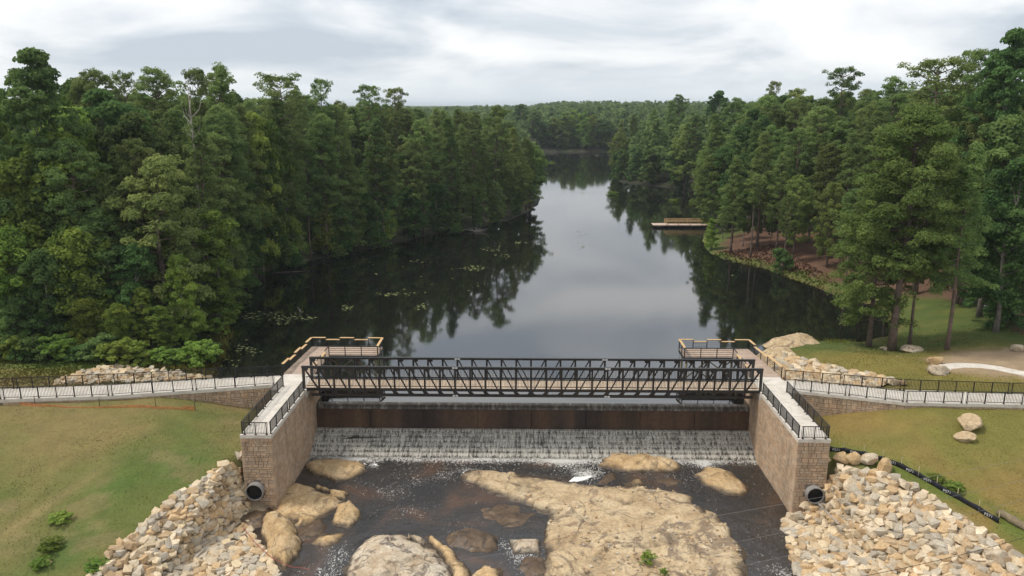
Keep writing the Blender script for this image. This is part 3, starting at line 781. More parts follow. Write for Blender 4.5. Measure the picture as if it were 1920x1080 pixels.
picket_railing([(24.40 - e_, 57.9), (24.40 - e_, 68.4)], [zc, zc], 'black picket railing along the outer edge of the right wing wall')
picket_railing([(XR + e_ + 0.1, 57.85), (24.40 - e_ - 0.1, 57.85)], [zc, zc], 'short black picket railing across the front end of the right wing wall', span=1.2)
picket_railing([(XR + e_, 57.9), (XR + e_, 67.9)], [zc, zc], 'black picket railing along the spillway edge of the right wing wall')
zr_ = [pz(i) + 0.031 for i in range(5)]
sh = lambda P, dy: [(p[0], p[1] + dy) for p in P]
picket_railing(sh(PATH_L, 0.07), zr_, 'long black picket railing on the near side of the left path')
picket_railing(sh(PATH_L2, -0.12), [z - 0.028 for z in zr_], 'long black picket railing on the lake side of the left path')
picket_railing(sh(PATH_R, 0.07), zr_, 'long black picket railing on the near side of the right path')
picket_railing(sh(PATH_R2, -0.12), [z - 0.028 for z in zr_], 'long black picket railing on the lake side of the right path')

# ------------------------------------------------------------------ footbridge
def bridge():
    t = empty('footbridge'); tag(t, 'long black steel truss footbridge spanning the spillway between the stone walls', 'bridge')
    xa, xb, yn, yf, zb, zt = -20.95, 22.05, 68.4, 71.05, 1.80, 4.75
    n = 30; xs = [xa + 0.14 + (xb - xa - 0.28) * i / n for i in range(n + 1)]
    for y in (yn, yf):
        tr = empty('truss', parent=t)
        MB().beam((xa, y, zt - 0.10), (xb, y, zt - 0.10), 0.22, 0.20).build('top_chord', 'truss_steel', tr)
        MB().beam((xa + 0.8, y, zb + 0.11), (xb - 0.8, y, zb + 0.11), 0.22, 0.22).build('bottom_chord', 'truss_steel', tr)
        MB().beam((xa, y, 2.45), (xb, y, 2.45), 0.16, 0.24).build('deck_stringer', 'truss_steel', tr)
        for i, x in enumerate(xs):
            end = i in (0, n); w = 0.24 if end else 0.17
            MB().box((x - w / 2, y - 0.09, 1.55 if False else (2.3 if end else zb + 0.2)), (x + w / 2, y + 0.09, zt - 0.19)).build('vertical', 'truss_steel', tr)
        for i in range(n):
            mid = abs(i + 0.5 - n / 2) / (n / 2)
            w = 0.10 + 0.09 * mid
            if i < n // 2: p, q = (xs[i] + 0.1, y, zt - 0.24), (xs[i + 1] - 0.05, y, zb + 0.25)
            else: p, q = (xs[i + 1] - 0.1, y, zt - 0.24), (xs[i] + 0.05, y, zb + 0.25)
            if i == 0: q = (xs[1] - 0.05, y, 2.4)
            if i == n - 1: q = (xs[n - 1] + 0.05, y, 2.4)
            MB().beam(p, q, 0.10, w, upv=(0, 1, 0)).build('diagonal', 'truss_steel', tr)
            if mid > 0.42:                   # welded gussets where the shear is high
                gx_, sg = (xs[i], 1) if i < n // 2 else (xs[i + 1], -1)
                g = MB(); yy = 0.055
                g._add([(gx_, y - yy, zt - 0.19), (gx_ + sg * 0.5, y - yy, zt - 0.19), (gx_ + sg * 0.42, y - yy, zt - 0.42), (gx_, y - yy, zt - 0.42),
                        (gx_, y + yy, zt - 0.19), (gx_ + sg * 0.5, y + yy, zt - 0.19), (gx_ + sg * 0.42, y + yy, zt - 0.42), (gx_, y + yy, zt - 0.42)],
                       [(0, 1, 2, 3), (7, 6, 5, 4), (0, 4, 5, 1), (1, 5, 6, 2), (2, 6, 7, 3), (3, 7, 4, 0)], 1.0)
                g.build('gusset', 'truss_steel', tr)
            gx_, sg = (xs[i + 1], -1) if i < n // 2 else (xs[i], 1)
            g = MB(); yy = 0.05; z_ = zb + 0.22
            g._add([(gx_, y - yy, z_), (gx_ - sg * 0.38, y - yy, z_), (gx_ - sg * 0.05, y - yy, z_ + 0.33), (gx_, y - yy, z_ + 0.33), (gx_, y + yy, z_), (gx_ - sg * 0.38, y + yy, z_), (gx_ - sg * 0.05, y + yy, z_ + 0.33), (gx_, y + yy, z_ + 0.33)],
                   [(3, 2, 1, 0), (4, 5, 6, 7), (1, 5, 4, 0), (2, 6, 5, 1), (3, 7, 6, 2), (0, 4, 7, 3)], 1.0)
            if 0 < i < n - 1: g.build('gusset', 'truss_steel', tr)
        for x in (xs[10], xs[20]):           # bolted field splices
            for z in (zt - 0.10, zb + 0.11):
                for s_ in (-0.14, 0.14):
                    MB().box((x + s_ - 0.11, y - 0.125, z - 0.075), (x + s_ + 0.11, y - 0.111, z + 0.075)).build('splice_plate', 'white_plate', tr)
        ys = y + (0.17 if y == yn else -0.17)
        rl = empty('hand_railing', parent=t)
        for z in (3.62, 2.72): MB().beam((xa + .3, ys, z), (xb - .3, ys, z), 0.05, 0.06).build('rail', 'black_steel', rl)
        b = MB(); x = xa + 0.35
        while x < xb - 0.35:
            b.box((x - .014, ys - .014, 2.74), (x + .014, ys + .014, 3.6)); x += 0.135
        tag(b.build('balusters', 'black_steel', rl), kind='stuff')
    for i, x in enumerate(xs):
        if i % 1 == 0 and 0 < i < n: MB().box((x - .07, yn + .085, 2.02), (x + .07, yf - .085, 2.30)).build('floor_beam', 'truss_steel', t)
    dk = MB(); x = xa + 0.05
    R = random.Random(5)
    while x < xb - 0.06:
        k = R.uniform(0.86, 1.1); dk.box((x, yn + .085, 2.46), (x + 0.143, yf - .085, 2.51), (k, k, k)); x += 0.15
    tag(dk.build('deck_boards', 'bridge_board', t), kind='stuff')
    for y in (yn, yf):
        for x0 in (XL - 0.55, XR + 0.05): MB().box((x0, y - 0.22, 1.70), (x0 + 0.5, y + 0.22, 2.33)).build('bearing', 'truss_steel', t)
bridge()

# ------------------------------------------------------------------ fishing piers
def pier(s, label):
    """s -1 left, +1 right; the head turns towards the middle of the lake"""
    xo, xi, xh = (-24.05, -20.95, -15.75) if s < 0 else (25.15, 21.95, 16.85)
    y0, yh, y1, z = 72.4, 78.35, 81.35, WT
    skew = 0.45 * -s if s < 0 else -0.75
    t = empty('fishing_pier'); tag(t, label, 'pier')
    def X(x, y): return x + (skew * (y - y0) / (y1 - y0) if abs(x - xo) < 0.01 else 0)
    R = random.Random(9 + s); dk = MB(); y = y0
    while y < y1 - 0.05:
        a, b = X(xo, y), (xi if y < yh - 0.02 else xh); k = R.uniform(0.9, 1.08)
        dk.box((min(a, b), y, z - 0.045), (max(a, b), y + 0.135, z), (k, k, k)); y += 0.143
    tag(dk.build('deck_boards', 'pier_board', t), kind='stuff')
    for (p, q) in [((X(xo, y0), y0), (X(xo, y1), y1)), ((xi, y0), (xi, yh)), ((xi, yh), (xh, yh)), ((X(xo, y1), y1), (xh, y1)), ((xh, yh), (xh, y1)), (((xo + xi) / 2, y0), ((xo + xi) / 2, y1))]:
        MB().beam((*p, z - 0.20), (*q, z - 0.20), 0.10, 0.30).build('edge_beam', 'black_steel', t)
    piles = [(xo + s * -0.3, 73.4), (xi + s * 0.3, 73.4), (xo - s * 0.4, 77.2), (xi + s * 0.3, 77.2), (xo - s * 0.8, y1 - .3), (xi, yh + .3), (xi, y1 - .3), ((xi + xh) / 2, yh + .3), ((xi + xh) / 2, y1 - .3), (xh + s * 0.3, yh + .3), (xh + s * .3, y1 - .3)]
    for (x, y) in piles: MB().tube([(x, y, -2.8), (x, y, z - 0.34)], 0.12, 10).build('pile', 'pile_timber', t, smooth=True)
    for (a, b) in [((xh + s * .3, yh + .18), ((xi + xh) / 2, yh + .18)), (((xi + xh) / 2, yh + .18), (xi, yh + .18))]:
        MB().beam((*a, 0.15), (*b, z - .4), 0.05, 0.12).build('brace', 'pile_timber', t)
        MB().beam((*b, 0.15), (*a, z - .4), 0.05, 0.12).build('brace', 'pile_timber', t)
    MB().beam((xh, yh + 0.2, z - 0.35), (xh, y1 - 0.2, z - 1.2), 0.05, 0.09).build('brace', 'galvanised', t)
    MB().beam((xh, y1 - 0.2, z - 0.35), (xh, y1 - 0.2, 0.1), 0.07, 0.07).build('brace', 'galvanised', t)
    def rail(a, b, caps, nrails=5, h=1.05):
        """caps: one entry per bay: 1 high timber cap, 0 low timber cap, None bare"""
        rr = empty('pier_railing', parent=t)
        a = Vector((*a, z)); b = Vector((*b, z)); n = len(caps); d = (b - a)
        for i in range(n + 1):
            hi = max([c for c in (caps[i - 1] if i else None, caps[i] if i < n else None) if c is not None], default=1)
            p = a + d * (i / n); hh = h if hi == 1 else h - 0.2
            MB().box((p.x - .04, p.y - .04, z - 0.28), (p.x + .04, p.y + .04, z + hh - 0.03)).build('post', 'black_steel', rr)
        for i, c in enumerate(caps):
            p, q = a + d * (i / n), a + d * ((i + 1) / n); hh = h if c in (1, None) else h - 0.22
            for k in range(nrails):
                zz = 0.12 + (hh - 0.2) * k / (nrails - 1)
                MB().beam(p + Vector((0, 0, zz)), q + Vector((0, 0, zz)), 0.03, 0.035).build('rail', 'black_steel', rr)
            if c is None: MB().beam(p + Vector((0, 0, h)), q + Vector((0, 0, h)), 0.06, 0.05).build('rail', 'black_steel', rr)
            else: MB().beam(p + Vector((0, 0, hh)), q + Vector((0, 0, hh)), 0.26, 0.05 if True else 0).build('timber_cap', 'new_timber', rr)
    ov = 0.0
    rail((X(xo, y0), y0), (X(xo, y1), y1), [1, 0, 1, 0, 1] if s < 0 else [1, 1, 0, 0, 1])
    rail((X(xo, y1), y1), (xh, y1), [1, 0, 1, 0, 1])
    rail((xh, y1), (xh, yh), [1, 1])
    rail((xh, yh), (xi, yh), [None, None, None])
    rail((xi, yh), (xi, 71.9), [None, 0, None, 0])
pier(-1, 'L-shaped fishing pier with timber-capped rails at the left end of the bridge')
pier(1, 'L-shaped fishing pier with timber-capped rails at the right end of the bridge')

# ------------------------------------------------------------------ rocks in the river
def rock_slab(name, outline, hgt, mat, label, seed, edge=0.8, zw=None, step=0.13, rough=0.28, cat='rock', zpx=None, tilt=(0, 0), warp=0.55, parent=None):
    """outline in photograph pixels, laid on the water level zpx and built as a rounded bedrock hump"""
    zq = WATER_D + 0.1 if zpx is None else zpx
    zw = zq - 0.1 if zw is None else zw
    P = np.array([onz(qx, qy, zq)[:2] for qx, qy in outline])
    x0, y0 = P.min(0) - 1.2; x1, y1 = P.max(0) + 1.2
    xs = np.arange(x0, x1, step); ys = np.arange(y0, y1, step); X, Y = np.meshgrid(xs, ys)
    d = -sdist(P, X, Y) + (fbm(X * 0.9, Y * 0.9, seed, 4) - 0.5) * warp * 2 * 0.8
    din = np.clip(d, 0, None)
    z = zw + hgt * (1 - np.exp(-din / edge)) + np.where(d < 0, d * 0.8, 0)
    z = z + np.where(d > 0, 1, 0) * (1 - np.exp(-din / 0.5)) * ((fbm(X * 0.5, Y * 0.5, seed + 5, 5, 0.55) - 0.5) * rough * 2 + (fbm(X * 2.2, Y * 2.2, seed + 9, 3) - 0.5) * rough * 0.4)
    # broken ledges: joint-bounded blocks, each a little higher, lower or tilted
    rs = np.random.default_rng(seed); m_ = max(4, int((x1 - x0) * (y1 - y0) / 4.5)); sx_ = rs.uniform(x0, x1, m_); sy_ = rs.uniform(y0, y1, m_)
    XW = X + (fbm(X * 0.8, Y * 0.8, seed + 31, 3) - 0.5) * 1.6; YW = Y + (fbm(X * 0.8, Y * 0.8, seed + 37, 3) - 0.5) * 1.6
    ci = np.argmin((XW[..., None] - sx_) ** 2 + ((YW[..., None] - sy_) * 1.6) ** 2, -1)
    bl = rs.uniform(-1, 1, m_)[ci] * rough * 0.42 + (X - sx_[ci]) * rs.uniform(-.1, .1, m_)[ci] * rough * 3 + (Y - sy_[ci]) * rs.uniform(-.1, .1, m_)[ci] * rough * 3
    z = z + np.clip(din / 0.45, 0, 1) * bl
    led = fbm(X * 0.35 + 9, Y * 0.8, seed + 17, 3); z = z + np.clip(din / 0.6, 0, 1) * (np.floor(led * 7) / 7 - led) * rough * 1.6
    cxm, cym = P.mean(0); z = z + np.clip(din, 0, 1) * ((X - cxm) * tilt[0] + (Y - cym) * tilt[1])
    keep = d > -0.85
    i = np.arange(X.size).reshape(X.shape)
    Fq = np.stack([i[:-1, :-1], i[:-1, 1:], i[1:, 1:], i[1:, :-1]], -1).reshape(-1, 4)
    Fq = Fq[keep.ravel()[Fq].all(1)]
    used, inv = np.unique(Fq, return_inverse=True)
    V = np.stack([X.ravel(), Y.ravel(), z.ravel()], 1)[used]; c = V.mean(0); c[2] = zw
    o = np_mesh(name, V - c, inv.reshape(-1, 4), mat, smooth=True, loc=tuple(c), parent=parent)
    if parent is None: tag(o, label, cat)
    return o
rock_slab('bedrock', [(858, 893), (880, 880), (930, 880), (1000, 893), (1060, 903), (1130, 908), (1210, 912), (1270, 920), (1305, 930), (1300, 945), (1345, 965), (1375, 1000), (1395, 1040), (1402, 1085), (1390, 1130), (1015, 1130), (1018, 1060), (1020, 1000), (1030, 965), (985, 945), (920, 922)],
          0.40, 'cream_bedrock', 'largest pale cream bedrock slab filling the middle and right of the river', 101, edge=0.55, rough=0.17)
rock_slab('bedrock', [(572, 870), (592, 859), (636, 857), (680, 868), (694, 881), (668, 893), (630, 901), (600, 892), (578, 886)], 0.5, 'tan_rock', 'flat oval tan rock at the foot of the falls beside left wall', 102, edge=0.6, rough=0.12)
rock_slab('bedrock', [(508, 945), (545, 905), (590, 908), (655, 925), (640, 952), (600, 975), (560, 990), (505, 975)], 0.75, 'tan_rock', 'broad brown bedrock hump against the base of the left wing wall', 103, edge=0.9, rough=0.35)
rock_slab('boulder', [(630, 947), (658, 938), (684, 968), (655, 990), (624, 982)], 0.75, 'tan_rock', 'pointed tan boulder in the water right of the brown bedrock hump', 104, edge=0.7, cat='boulder')
rock_slab('boulder', [(484, 975), (525, 958), (562, 990), (566, 1030), (535, 1062), (500, 1040)], 1.35, 'tan_rock', 'large rounded tan boulder at the foot of the left stone bank', 105, edge=0.75, rough=0.3, cat='boulder')
rock_slab('boulder', [(580, 1018), (600, 998), (650, 996), (640, 1015), (612, 1030)], 0.55, 'tan_rock', 'low tan rock between the rounded boulder and the pale speckled boulder', 106, edge=0.6, cat='boulder')
rock_slab('bedrock', [(428, 962), (455, 942), (520, 945), (530, 965), (490, 985), (440, 992)], 0.5, 'wet_rock', 'dark wet rock below the left drain pipe', 107, edge=0.7, rough=0.2)
rock_slab('boulder', [(640, 1095), (655, 1040), (700, 1003), (765, 998), (800, 1012), (832, 1045), (858, 1095), (850, 1140), (640, 1140)], 1.1, 'grey_boulder', 'big pale speckled boulder cut by the bottom edge of the picture', 108, edge=1.3, rough=0.35, cat='boulder')
rock_slab('boulder', [(785, 998), (812, 1003), (850, 1030), (880, 1075), (900, 1120), (860, 1120), (832, 1050)], 0.85, 'tan_rock', 'tan rock leaning on the right side of the pale speckled boulder', 109, edge=0.8, cat='boulder')
rock_slab('bedrock', [(830, 998), (880, 990), (935, 1005), (935, 1028), (880, 1032), (845, 1022)], 0.5, 'wet_rock', 'brown wet rock in midstream beside the big cream slab', 110, edge=0.6)
rock_slab('bedrock', [(1120, 872), (1140, 843), (1200, 845), (1262, 862), (1280, 880), (1230, 886), (1160, 880)], 0.62, 'tan_rock', 'brown humped rock at the foot of the falls right of centre', 111, edge=0.7, rough=0.2)
rock_slab('bedrock', [(1303, 890), (1325, 874), (1372, 884), (1402, 906), (1398, 930), (1360, 926), (1320, 906)], 0.5, 'tan_rock', 'yellow tan flat rock standing in water near the right wing wall', 112, edge=0.6, rough=0.15)
rock_slab('bedrock', [(1120, 905), (1135, 890), (1150, 882), (1158, 895), (1140, 906)], 0.28, 'wet_rock', 'small dark wet ledge below the brown humped rock', 113, edge=0.5, rough=0.1)
rock_slab('bedrock', [(1160, 903), (1200, 898), (1215, 908), (1180, 912)], 0.22, 'tan_rock', 'small low tan rock just above the big cream slab', 114, edge=0.4, rough=0.1)
rock_slab('boulder', [(955, 1012), (1010, 1012), (1012, 1036), (960, 1038)], 0.55, 'grey_boulder', 'squared grey rock wedged against left edge of the cream slab', 115, edge=0.35, rough=0.1, warp=0.25, cat='boulder')
rock_slab('boulder', [(975, 1062), (985, 1042), (1015, 1045), (1040, 1070), (1010, 1085)], 0.5, 'wet_rock', 'dark mossy rock by the foam at the bottom of the picture', 116, edge=0.5, cat='boulder')
rock_slab('boulder', [(880, 1085), (900, 1058), (935, 1060), (945, 1090), (920, 1120)], 0.5, 'tan_rock', 'brown rock at the bottom edge right of the speckled boulder', 117, edge=0.5, cat='boulder')
rock_slab('bedrock', [(560, 985), (600, 972), (620, 985), (598, 1002), (570, 1010), (560, 1000)], 0.35, 'wet_rock', 'brown wet rock between the rounded boulder and the pointed boulder', 118, edge=0.5)
for q in [((560, 905), (640, 858), (700, 868), (720, 880), (700, 876), (640, 866), (590, 872))]: pass

WETS = [((735, 935), (775, 925), (800, 940), (770, 955)), ((905, 955), (960, 948), (1000, 962), (985, 985), (930, 985)), ((700, 985), (740, 975), (760, 990), (725, 1002)), ((1330, 945), (1370, 940), (1400, 960), (1375, 975)),
        ((1410, 1010), (1440, 1000), (1455, 1030), (1425, 1045)), ((1225, 893), (1262, 890), (1290, 905), (1250, 912)), ((530, 880), (560, 872), (570, 890), (545, 905)), ((845, 1040), (905, 1036), (950, 1045), (920, 1060), (870, 1058)), ((600, 1045), (640, 1040), (650, 1062), (612, 1072))]
WLAB = ['low wet brown ledge in the pool left of the cream slab tip', 'wide wet brown shelf in the notch on the left of the cream slab', 'low wet rock in the channel above the pale speckled boulder', 'wet dark shelf between the yellow flat rock and the cream slab',
        'wet dark rock in the right channel near the lower stones', 'wet ledge right below the brown humped rock', 'dark wet ledge between left wall and the flat oval rock', 'wet brown shelf below the midstream brown rock', 'small wet rock left of the pale speckled boulder']
for i, o_ in enumerate(WETS):
    if i in (1, 5, 6): rock_slab('bedrock', list(o_), 0.11, 'wet_rock', WLAB[i], 150 + i, edge=0.8, rough=0.12, warp=1.3)
# foam rafts caught against the rocks
def foam_patch(outline, label, seed):
    rock_slab('foam_patch', outline, 0.05, 'foam_white', label, seed, edge=0.15, rough=0.05, cat='foam', step=0.1, zpx=WATER_D + 0.04, warp=0.5)
foam_patch([(1058, 905), (1072, 888), (1105, 880), (1150, 882), (1148, 890), (1110, 900), (1085, 904)], 'white foam raft in the gap above the big cream slab', 131)
foam_patch([(1040, 1060), (1058, 1052), (1085, 1066), (1102, 1085), (1075, 1090), (1055, 1075)], 'white foam raft at the bottom edge against the cream slab', 132)
foam_patch([(675, 868), (708, 866), (712, 872), (690, 876)], 'cream foam tail behind the flat oval rock', 133)
foam_patch([(862, 884), (880, 877), (892, 882), (870, 890)], 'small white foam patch at upstream tip of the cream slab', 134)

# ------------------------------------------------------------------ loose stones
STONE_TONES = [(1.0, 1.0, 1.0), (1.14, 1.12, 1.05), (0.78, 0.83, 0.92), (1.04, 0.90, 0.72), (0.84, 0.74, 0.62), (1.2, 1.2, 1.2), (0.90, 0.96, 1.06)]
def hull_points(R):
    pts = []                                  # split blocks: jittered box corners with some corners knocked off
    for sx in (-1, 1):
        for sy in (-1, 1):
            for sz in (-1, 1):
                v = Vector((sx * R.uniform(.45, .95), sy * R.uniform(.4, .95), sz * R.uniform(.35, .95)))
                if R.random() < 0.45:
                    pts.append(Vector((v.x * R.uniform(.3, .6), v.y, v.z))); pts.append(Vector((v.x, v.y * R.uniform(.3, .6), v.z * R.uniform(.5, .9))))
                else: pts.append(v)
    return pts
STONES = []
for i in range(14):
    R = random.Random(500 + i); bm = bmesh.new()
    for p in hull_points(R): bm.verts.new((p.x, p.y * R.uniform(0.75, 0.95), p.z * R.uniform(0.6, 0.8)))
    res = bmesh.ops.convex_hull(bm, input=bm.verts[:])
    bmesh.ops.delete(bm, geom=[g for g in res['geom_interior'] if isinstance(g, bmesh.types.BMVert)], context='VERTS')
    bmesh.ops.triangulate(bm, faces=bm.faces[:]); bm.normal_update(); bm.verts.index_update()
    STONES.append((np.array([v.co[:] for v in bm.verts]), np.array([[v.index for v in f.verts] for f in bm.faces]))); bm.free()
STONE_ME = []
for i, (V, Fc) in enumerate(STONES):
    for k in range(4):
        o = np_mesh('stone', V, Fc, 'riprap_stone', face_attrs={'tone': np.tile(STONE_TONES[(i + k * 2) % 7], (len(Fc), 1)) * random.uniform(0.9, 1.08)})
        STONE_ME.append(o.data); bpy.data.objects.remove(o)
def in_view(x, y, z, pad=30):
    u, v, dd = px((x, y, z)); return -pad < u < 1920 + pad and -pad < v < 1080 + pad
def riprap(poly, label, sizes, tries, maxparts, seed, lift=0.0, dens=0.46):
    R = np.random.default_rng(seed); P = np.array(poly); lo, hi = P.min(0), P.max(0)
    t = empty('riprap_bank', (*P.mean(0), 0)); t.location = (0, 0, 0); tag(t, label, 'riprap')
    r = np.sort(R.uniform(0, 1, tries) ** 3.0)[::-1] * (sizes[1] - sizes[0]) + sizes[0]
    C = R.uniform(lo, hi, (tries, 2)); ok = sdist(P, C[:, 0], C[:, 1]) < -0.05
    C, r = C[ok], r[ok]; kx = np.zeros((0, 2)); kr = np.zeros(0)
    gx1 = height(C[:, 0] + .4, C[:, 1]) - height(C[:, 0] - .4, C[:, 1]); gy1 = height(C[:, 0], C[:, 1] + .4) - height(C[:, 0], C[:, 1] - .4)
    steep = 1 / np.sqrt(1 + (gx1 ** 2 + gy1 ** 2) / 0.64)
    for c, q, st_ in zip(C, r, steep):
        if len(kr) and (np.hypot(kx[:, 0] - c[0], kx[:, 1] - c[1]) < (kr + q) * dens * st_).any(): continue
        kx = np.vstack([kx, c]); kr = np.append(kr, q)
    z = np.maximum(height(kx[:, 0], kx[:, 1]), WATER_D - 0.12) + lift; out_ = []; rest = ([], [], [])
    vis = [in_view(kx[i, 0], kx[i, 1], z[i]) for i in range(len(kr))]
    order = sorted(range(len(kr)), key=lambda i: -kr[i] * (1 if vis[i] else 0.01))
    base = 0
    for j, i in enumerate(order):
        if not vis[i] and j >= maxparts: 
            if R.random() < 0.3: continue
        rot = Matrix.Rotation(R.uniform(0, 6.28), 4, 'Z') @ Matrix.Rotation(R.uniform(-0.45, 0.45), 4, 'X') @ Matrix.Rotation(R.uniform(-0.45, 0.45), 4, 'Y')
        sc3 = Vector((kr[i] * R.uniform(0.9, 1.3), kr[i] * R.uniform(0.85, 1.1), kr[i] * R.uniform(0.8, 1.1)))
        mat4 = Matrix.Translation((kx[i, 0], kx[i, 1], z[i] + kr[i] * R.uniform(0.12, 0.42))) @ rot @ Matrix.Diagonal((*sc3, 1))
        if j < maxparts and vis[i]:
            o = bpy.data.objects.new('stone', STONE_ME[int(R.integers(len(STONE_ME)))]); o.matrix_world = mat4; link(o, t)
        else:
            V, Fc = STONES[int(R.integers(14))]; mm = np.array(mat4)
            rest[0].append(V @ mm[:3, :3].T + mm[:3, 3]); rest[1].append(Fc + base); base += len(V)
            rest[2].append(np.tile(np.array(STONE_TONES[int(R.integers(7))]) * R.uniform(0.88, 1.08), (len(Fc), 1)))
    if rest[0]:
        o = np_mesh('small_stones', np.concatenate(rest[0]), np.concatenate(rest[1]), 'riprap_stone', t, face_attrs={'tone': np.concatenate(rest[2])}); tag(o, kind='stuff')
    return t
riprap([(-23.3, 59.2), (-25.6, 55.6), (-27.7, 52.6), (-29.2, 48.5), (-29.9, 44), (-16.6, 43), (-17.2, 47.5), (-18.3, 50.5), (-20.9, 53.6), (-22.3, 55.8), (-22.6, 57.4), (-23.0, 57.6)],
       'bank of loose tan riprap stones below the left wing wall and grass slope', (0.10, 0.50), 24000, 300, 201)
riprap([(24.5, 58.8), (26.0, 57.4), (28.4, 57.2), (30.6, 55.2), (32.6, 52.4), (34.3, 49.6), (36.0, 46), (36.8, 43), (18.8, 43), (19.3, 47.5), (20.1, 53), (20.8, 57), (22.2, 57.75), (24.5, 57.5)],
       'bank of loose tan riprap stones below the right wing wall and silt fence', (0.10, 0.56), 30000, 300, 202)
riprap([(-45.5, 69.6), (-45.8, 74.0), (-43, 77.0), (-38, 77.6), (-33.2, 77.0), (-31, 74), (-30.5, 71.4)], 'pile of rounded tan stones behind the left path railing', (0.2, 0.5), 4000, 160, 203, lift=-0.1)
riprap([(26.0, 72.2), (26.8, 78), (27.6, 84), (29.6, 85), (31.4, 81.5), (33.3, 78), (35.6, 74.5), (36.5, 71), (31, 71.2)], 'pile of tan and grey stones between the right pier and the right path', (0.2, 0.65), 4500, 180, 204, lift=0.15)

# small broken stones lying on the big slab
def slab_stones():
    slab = [o for o in COL.objects if o.name == 'bedrock'][0]; R = np.random.default_rng(61); mw = slab.data
    co = np.array([v.co[:] for v in mw.vertices]) + np.array(slab.location); co = co[co[:, 2] > WATER_D + 0.22]; V_, F_, T_ = [], [], []; b = 0
    heaps = [onz(*q, -3.9)[:2] for q in [(1150, 1040), (1180, 1062), (1260, 1000), (1130, 1010), (1290, 1070), (1020, 985), (1100, 955), (1230, 930), (1340, 1020)]]
    for k in range(420):
        h = heaps[int(R.integers(len(heaps)))] + R.normal(0, 1.0 if k % 3 else 3.0, 2); j = int(np.argmin((co[:, 0] - h[0]) ** 2 + (co[:, 1] - h[1]) ** 2)); V, Fc = STONES[int(R.integers(14))]
        s = R.uniform(0.03, 0.13) * (1.6 if R.random() < 0.1 else 1); m = np.array(Matrix.Rotation(R.uniform(0, 6.28), 3, 'Z')) * s
        V_.append(V @ m.T + co[j] + np.array([R.normal(0, .06), R.normal(0, .06), s * .3])); F_.append(Fc + b); b += len(V); T_.append(np.tile(np.array(STONE_TONES[int(R.integers(7))]) * R.uniform(.6, 1.0), (len(Fc), 1)))
    o = np_mesh('loose_stones', np.concatenate(V_) - np.array(slab.location), np.concatenate(F_), 'riprap_stone', slab, face_attrs={'tone': np.concatenate(T_)}); tag(o, kind='stuff')
slab_stones()

# single boulders
def boulder(x, y, size, label, mat='tan_rock', seed=1, rz=0.0, sink=0.25, cat='boulder', z=None):
    bm = bmesh.new(); bmesh.ops.create_icosphere(bm, subdivisions=4, radius=1.0); R = random.Random(seed)
    cuts = [(Vector((R.gauss(0, 1), R.gauss(0, 1), R.gauss(0, .7))).normalized(), R.uniform(0.48, 0.8)) for _ in range(10)]
    for v in bm.verts:
        p = v.co.copy(); n = p.normalized()
        for c, dd in cuts:
            k = p.dot(c) - dd
            if k > 0: p -= c * k * 0.97
        f = 1 + (float(fbm(np.array([n.x * 2 + n.z]), np.array([n.y * 2 - n.z * 1.3]), seed, 4)[0]) - 0.5) * 0.22
        v.co = Vector((p.x * size[0], p.y * size[1], p.z * size[2])) * f
    me = bpy.data.meshes.new('boulder'); bm.to_mesh(me); bm.free(); me.polygons.foreach_set('use_smooth', np.ones(len(me.polygons), bool))
    me.materials.append(M[mat]); o = bpy.data.objects.new('boulder', me)
    o.location = (x, y, (hz_at(x, y) if z is None else z) + size[2] * (0.75 - sink)); o.rotation_euler = (R.uniform(-.15, .15), R.uniform(-.15, .15), rz); link(o)
    return tag(o, label, cat)
def bpx(qx, qy, zg, w, h, label, **k):
    """boulder whose foot is seen at a pixel; w, h its seen size in pixels"""
    P = onz(qx, qy, zg); sc_ = px(P)[2] / F_PX
    return boulder(P[0], P[1] + w * sc_ * 0.3, (w * sc_ / 2 * 1.08, w * sc_ / 2 * 0.8, h * sc_ / 2 * 1.15), label, **k)
bpx(1822, 818, 0.9, 52, 32, 'larger pale angular boulder on the right grass slope', seed=301, rz=0.5, mat='cream_bedrock')
bpx(1816, 840, 0.5, 42, 18, 'smaller flat pale boulder lying below the angular one on the right slope', seed=302, mat='cream_bedrock')
bpx(1578, 879, -0.2, 34, 24, 'tan boulder at the corner of the right wing wall under the silt fence', seed=303)
bpx(1598, 882, -0.25, 37, 24, 'blocky tan boulder second from the right wing wall along the silt fence', seed=304)
bpx(1634, 890, -0.4, 38, 26, 'grey boulder third from the right wing wall along the silt fence', seed=305, mat='grey_boulder')
bpx(1660, 905, -0.6, 40, 32, 'yellow angular boulder tilted beside the grey one below the silt fence', seed=306, rz=0.8)
bpx(1640, 908, -0.7, 24, 18, 'small pinkish rock in front of the grey and yellow boulders', seed=307)
bpx(1882, 1048, -2.0, 54, 30, 'long white boulder at the right end of the lower stone bank', seed=308, mat='grey_boulder', rz=-0.2)
bpx(1718, 660, 1.6, 50, 14, 'long flat pale rock on the lawn beside the pine trunks', seed=309, mat='grey_boulder')
bpx(1912, 662, 2.2, 34, 14, 'pale rounded rock on the lawn at the right picture edge', seed=310, mat='grey_boulder')
bpx(1760, 694, 1.9, 34, 20, 'tan rounded boulder at the end of the curved white walk', seed=311)
bpx(1768, 713, 1.9, 42, 22, 'pale smooth boulder in front of the tan one by curved walk', seed=312, mat='grey_boulder')
bpx(1662, 652, 1.5, 20, 10, 'small pale rock between the two left pine trunks', seed=313, mat='grey_boulder')
bpx(92, 1074, -3.2, 12, 12, 'small round tan stone alone in the bottom left grass', seed=314)
rock_slab('bedrock', [(1440, 640), (1480, 628), (1520, 632), (1538, 645), (1500, 655), (1455, 650)], 0.75, 'cream_bedrock', 'smooth pale bedrock dome at the water edge behind the right pier', 141, zpx=0.5, zw=0.55, edge=1.0, rough=0.2)
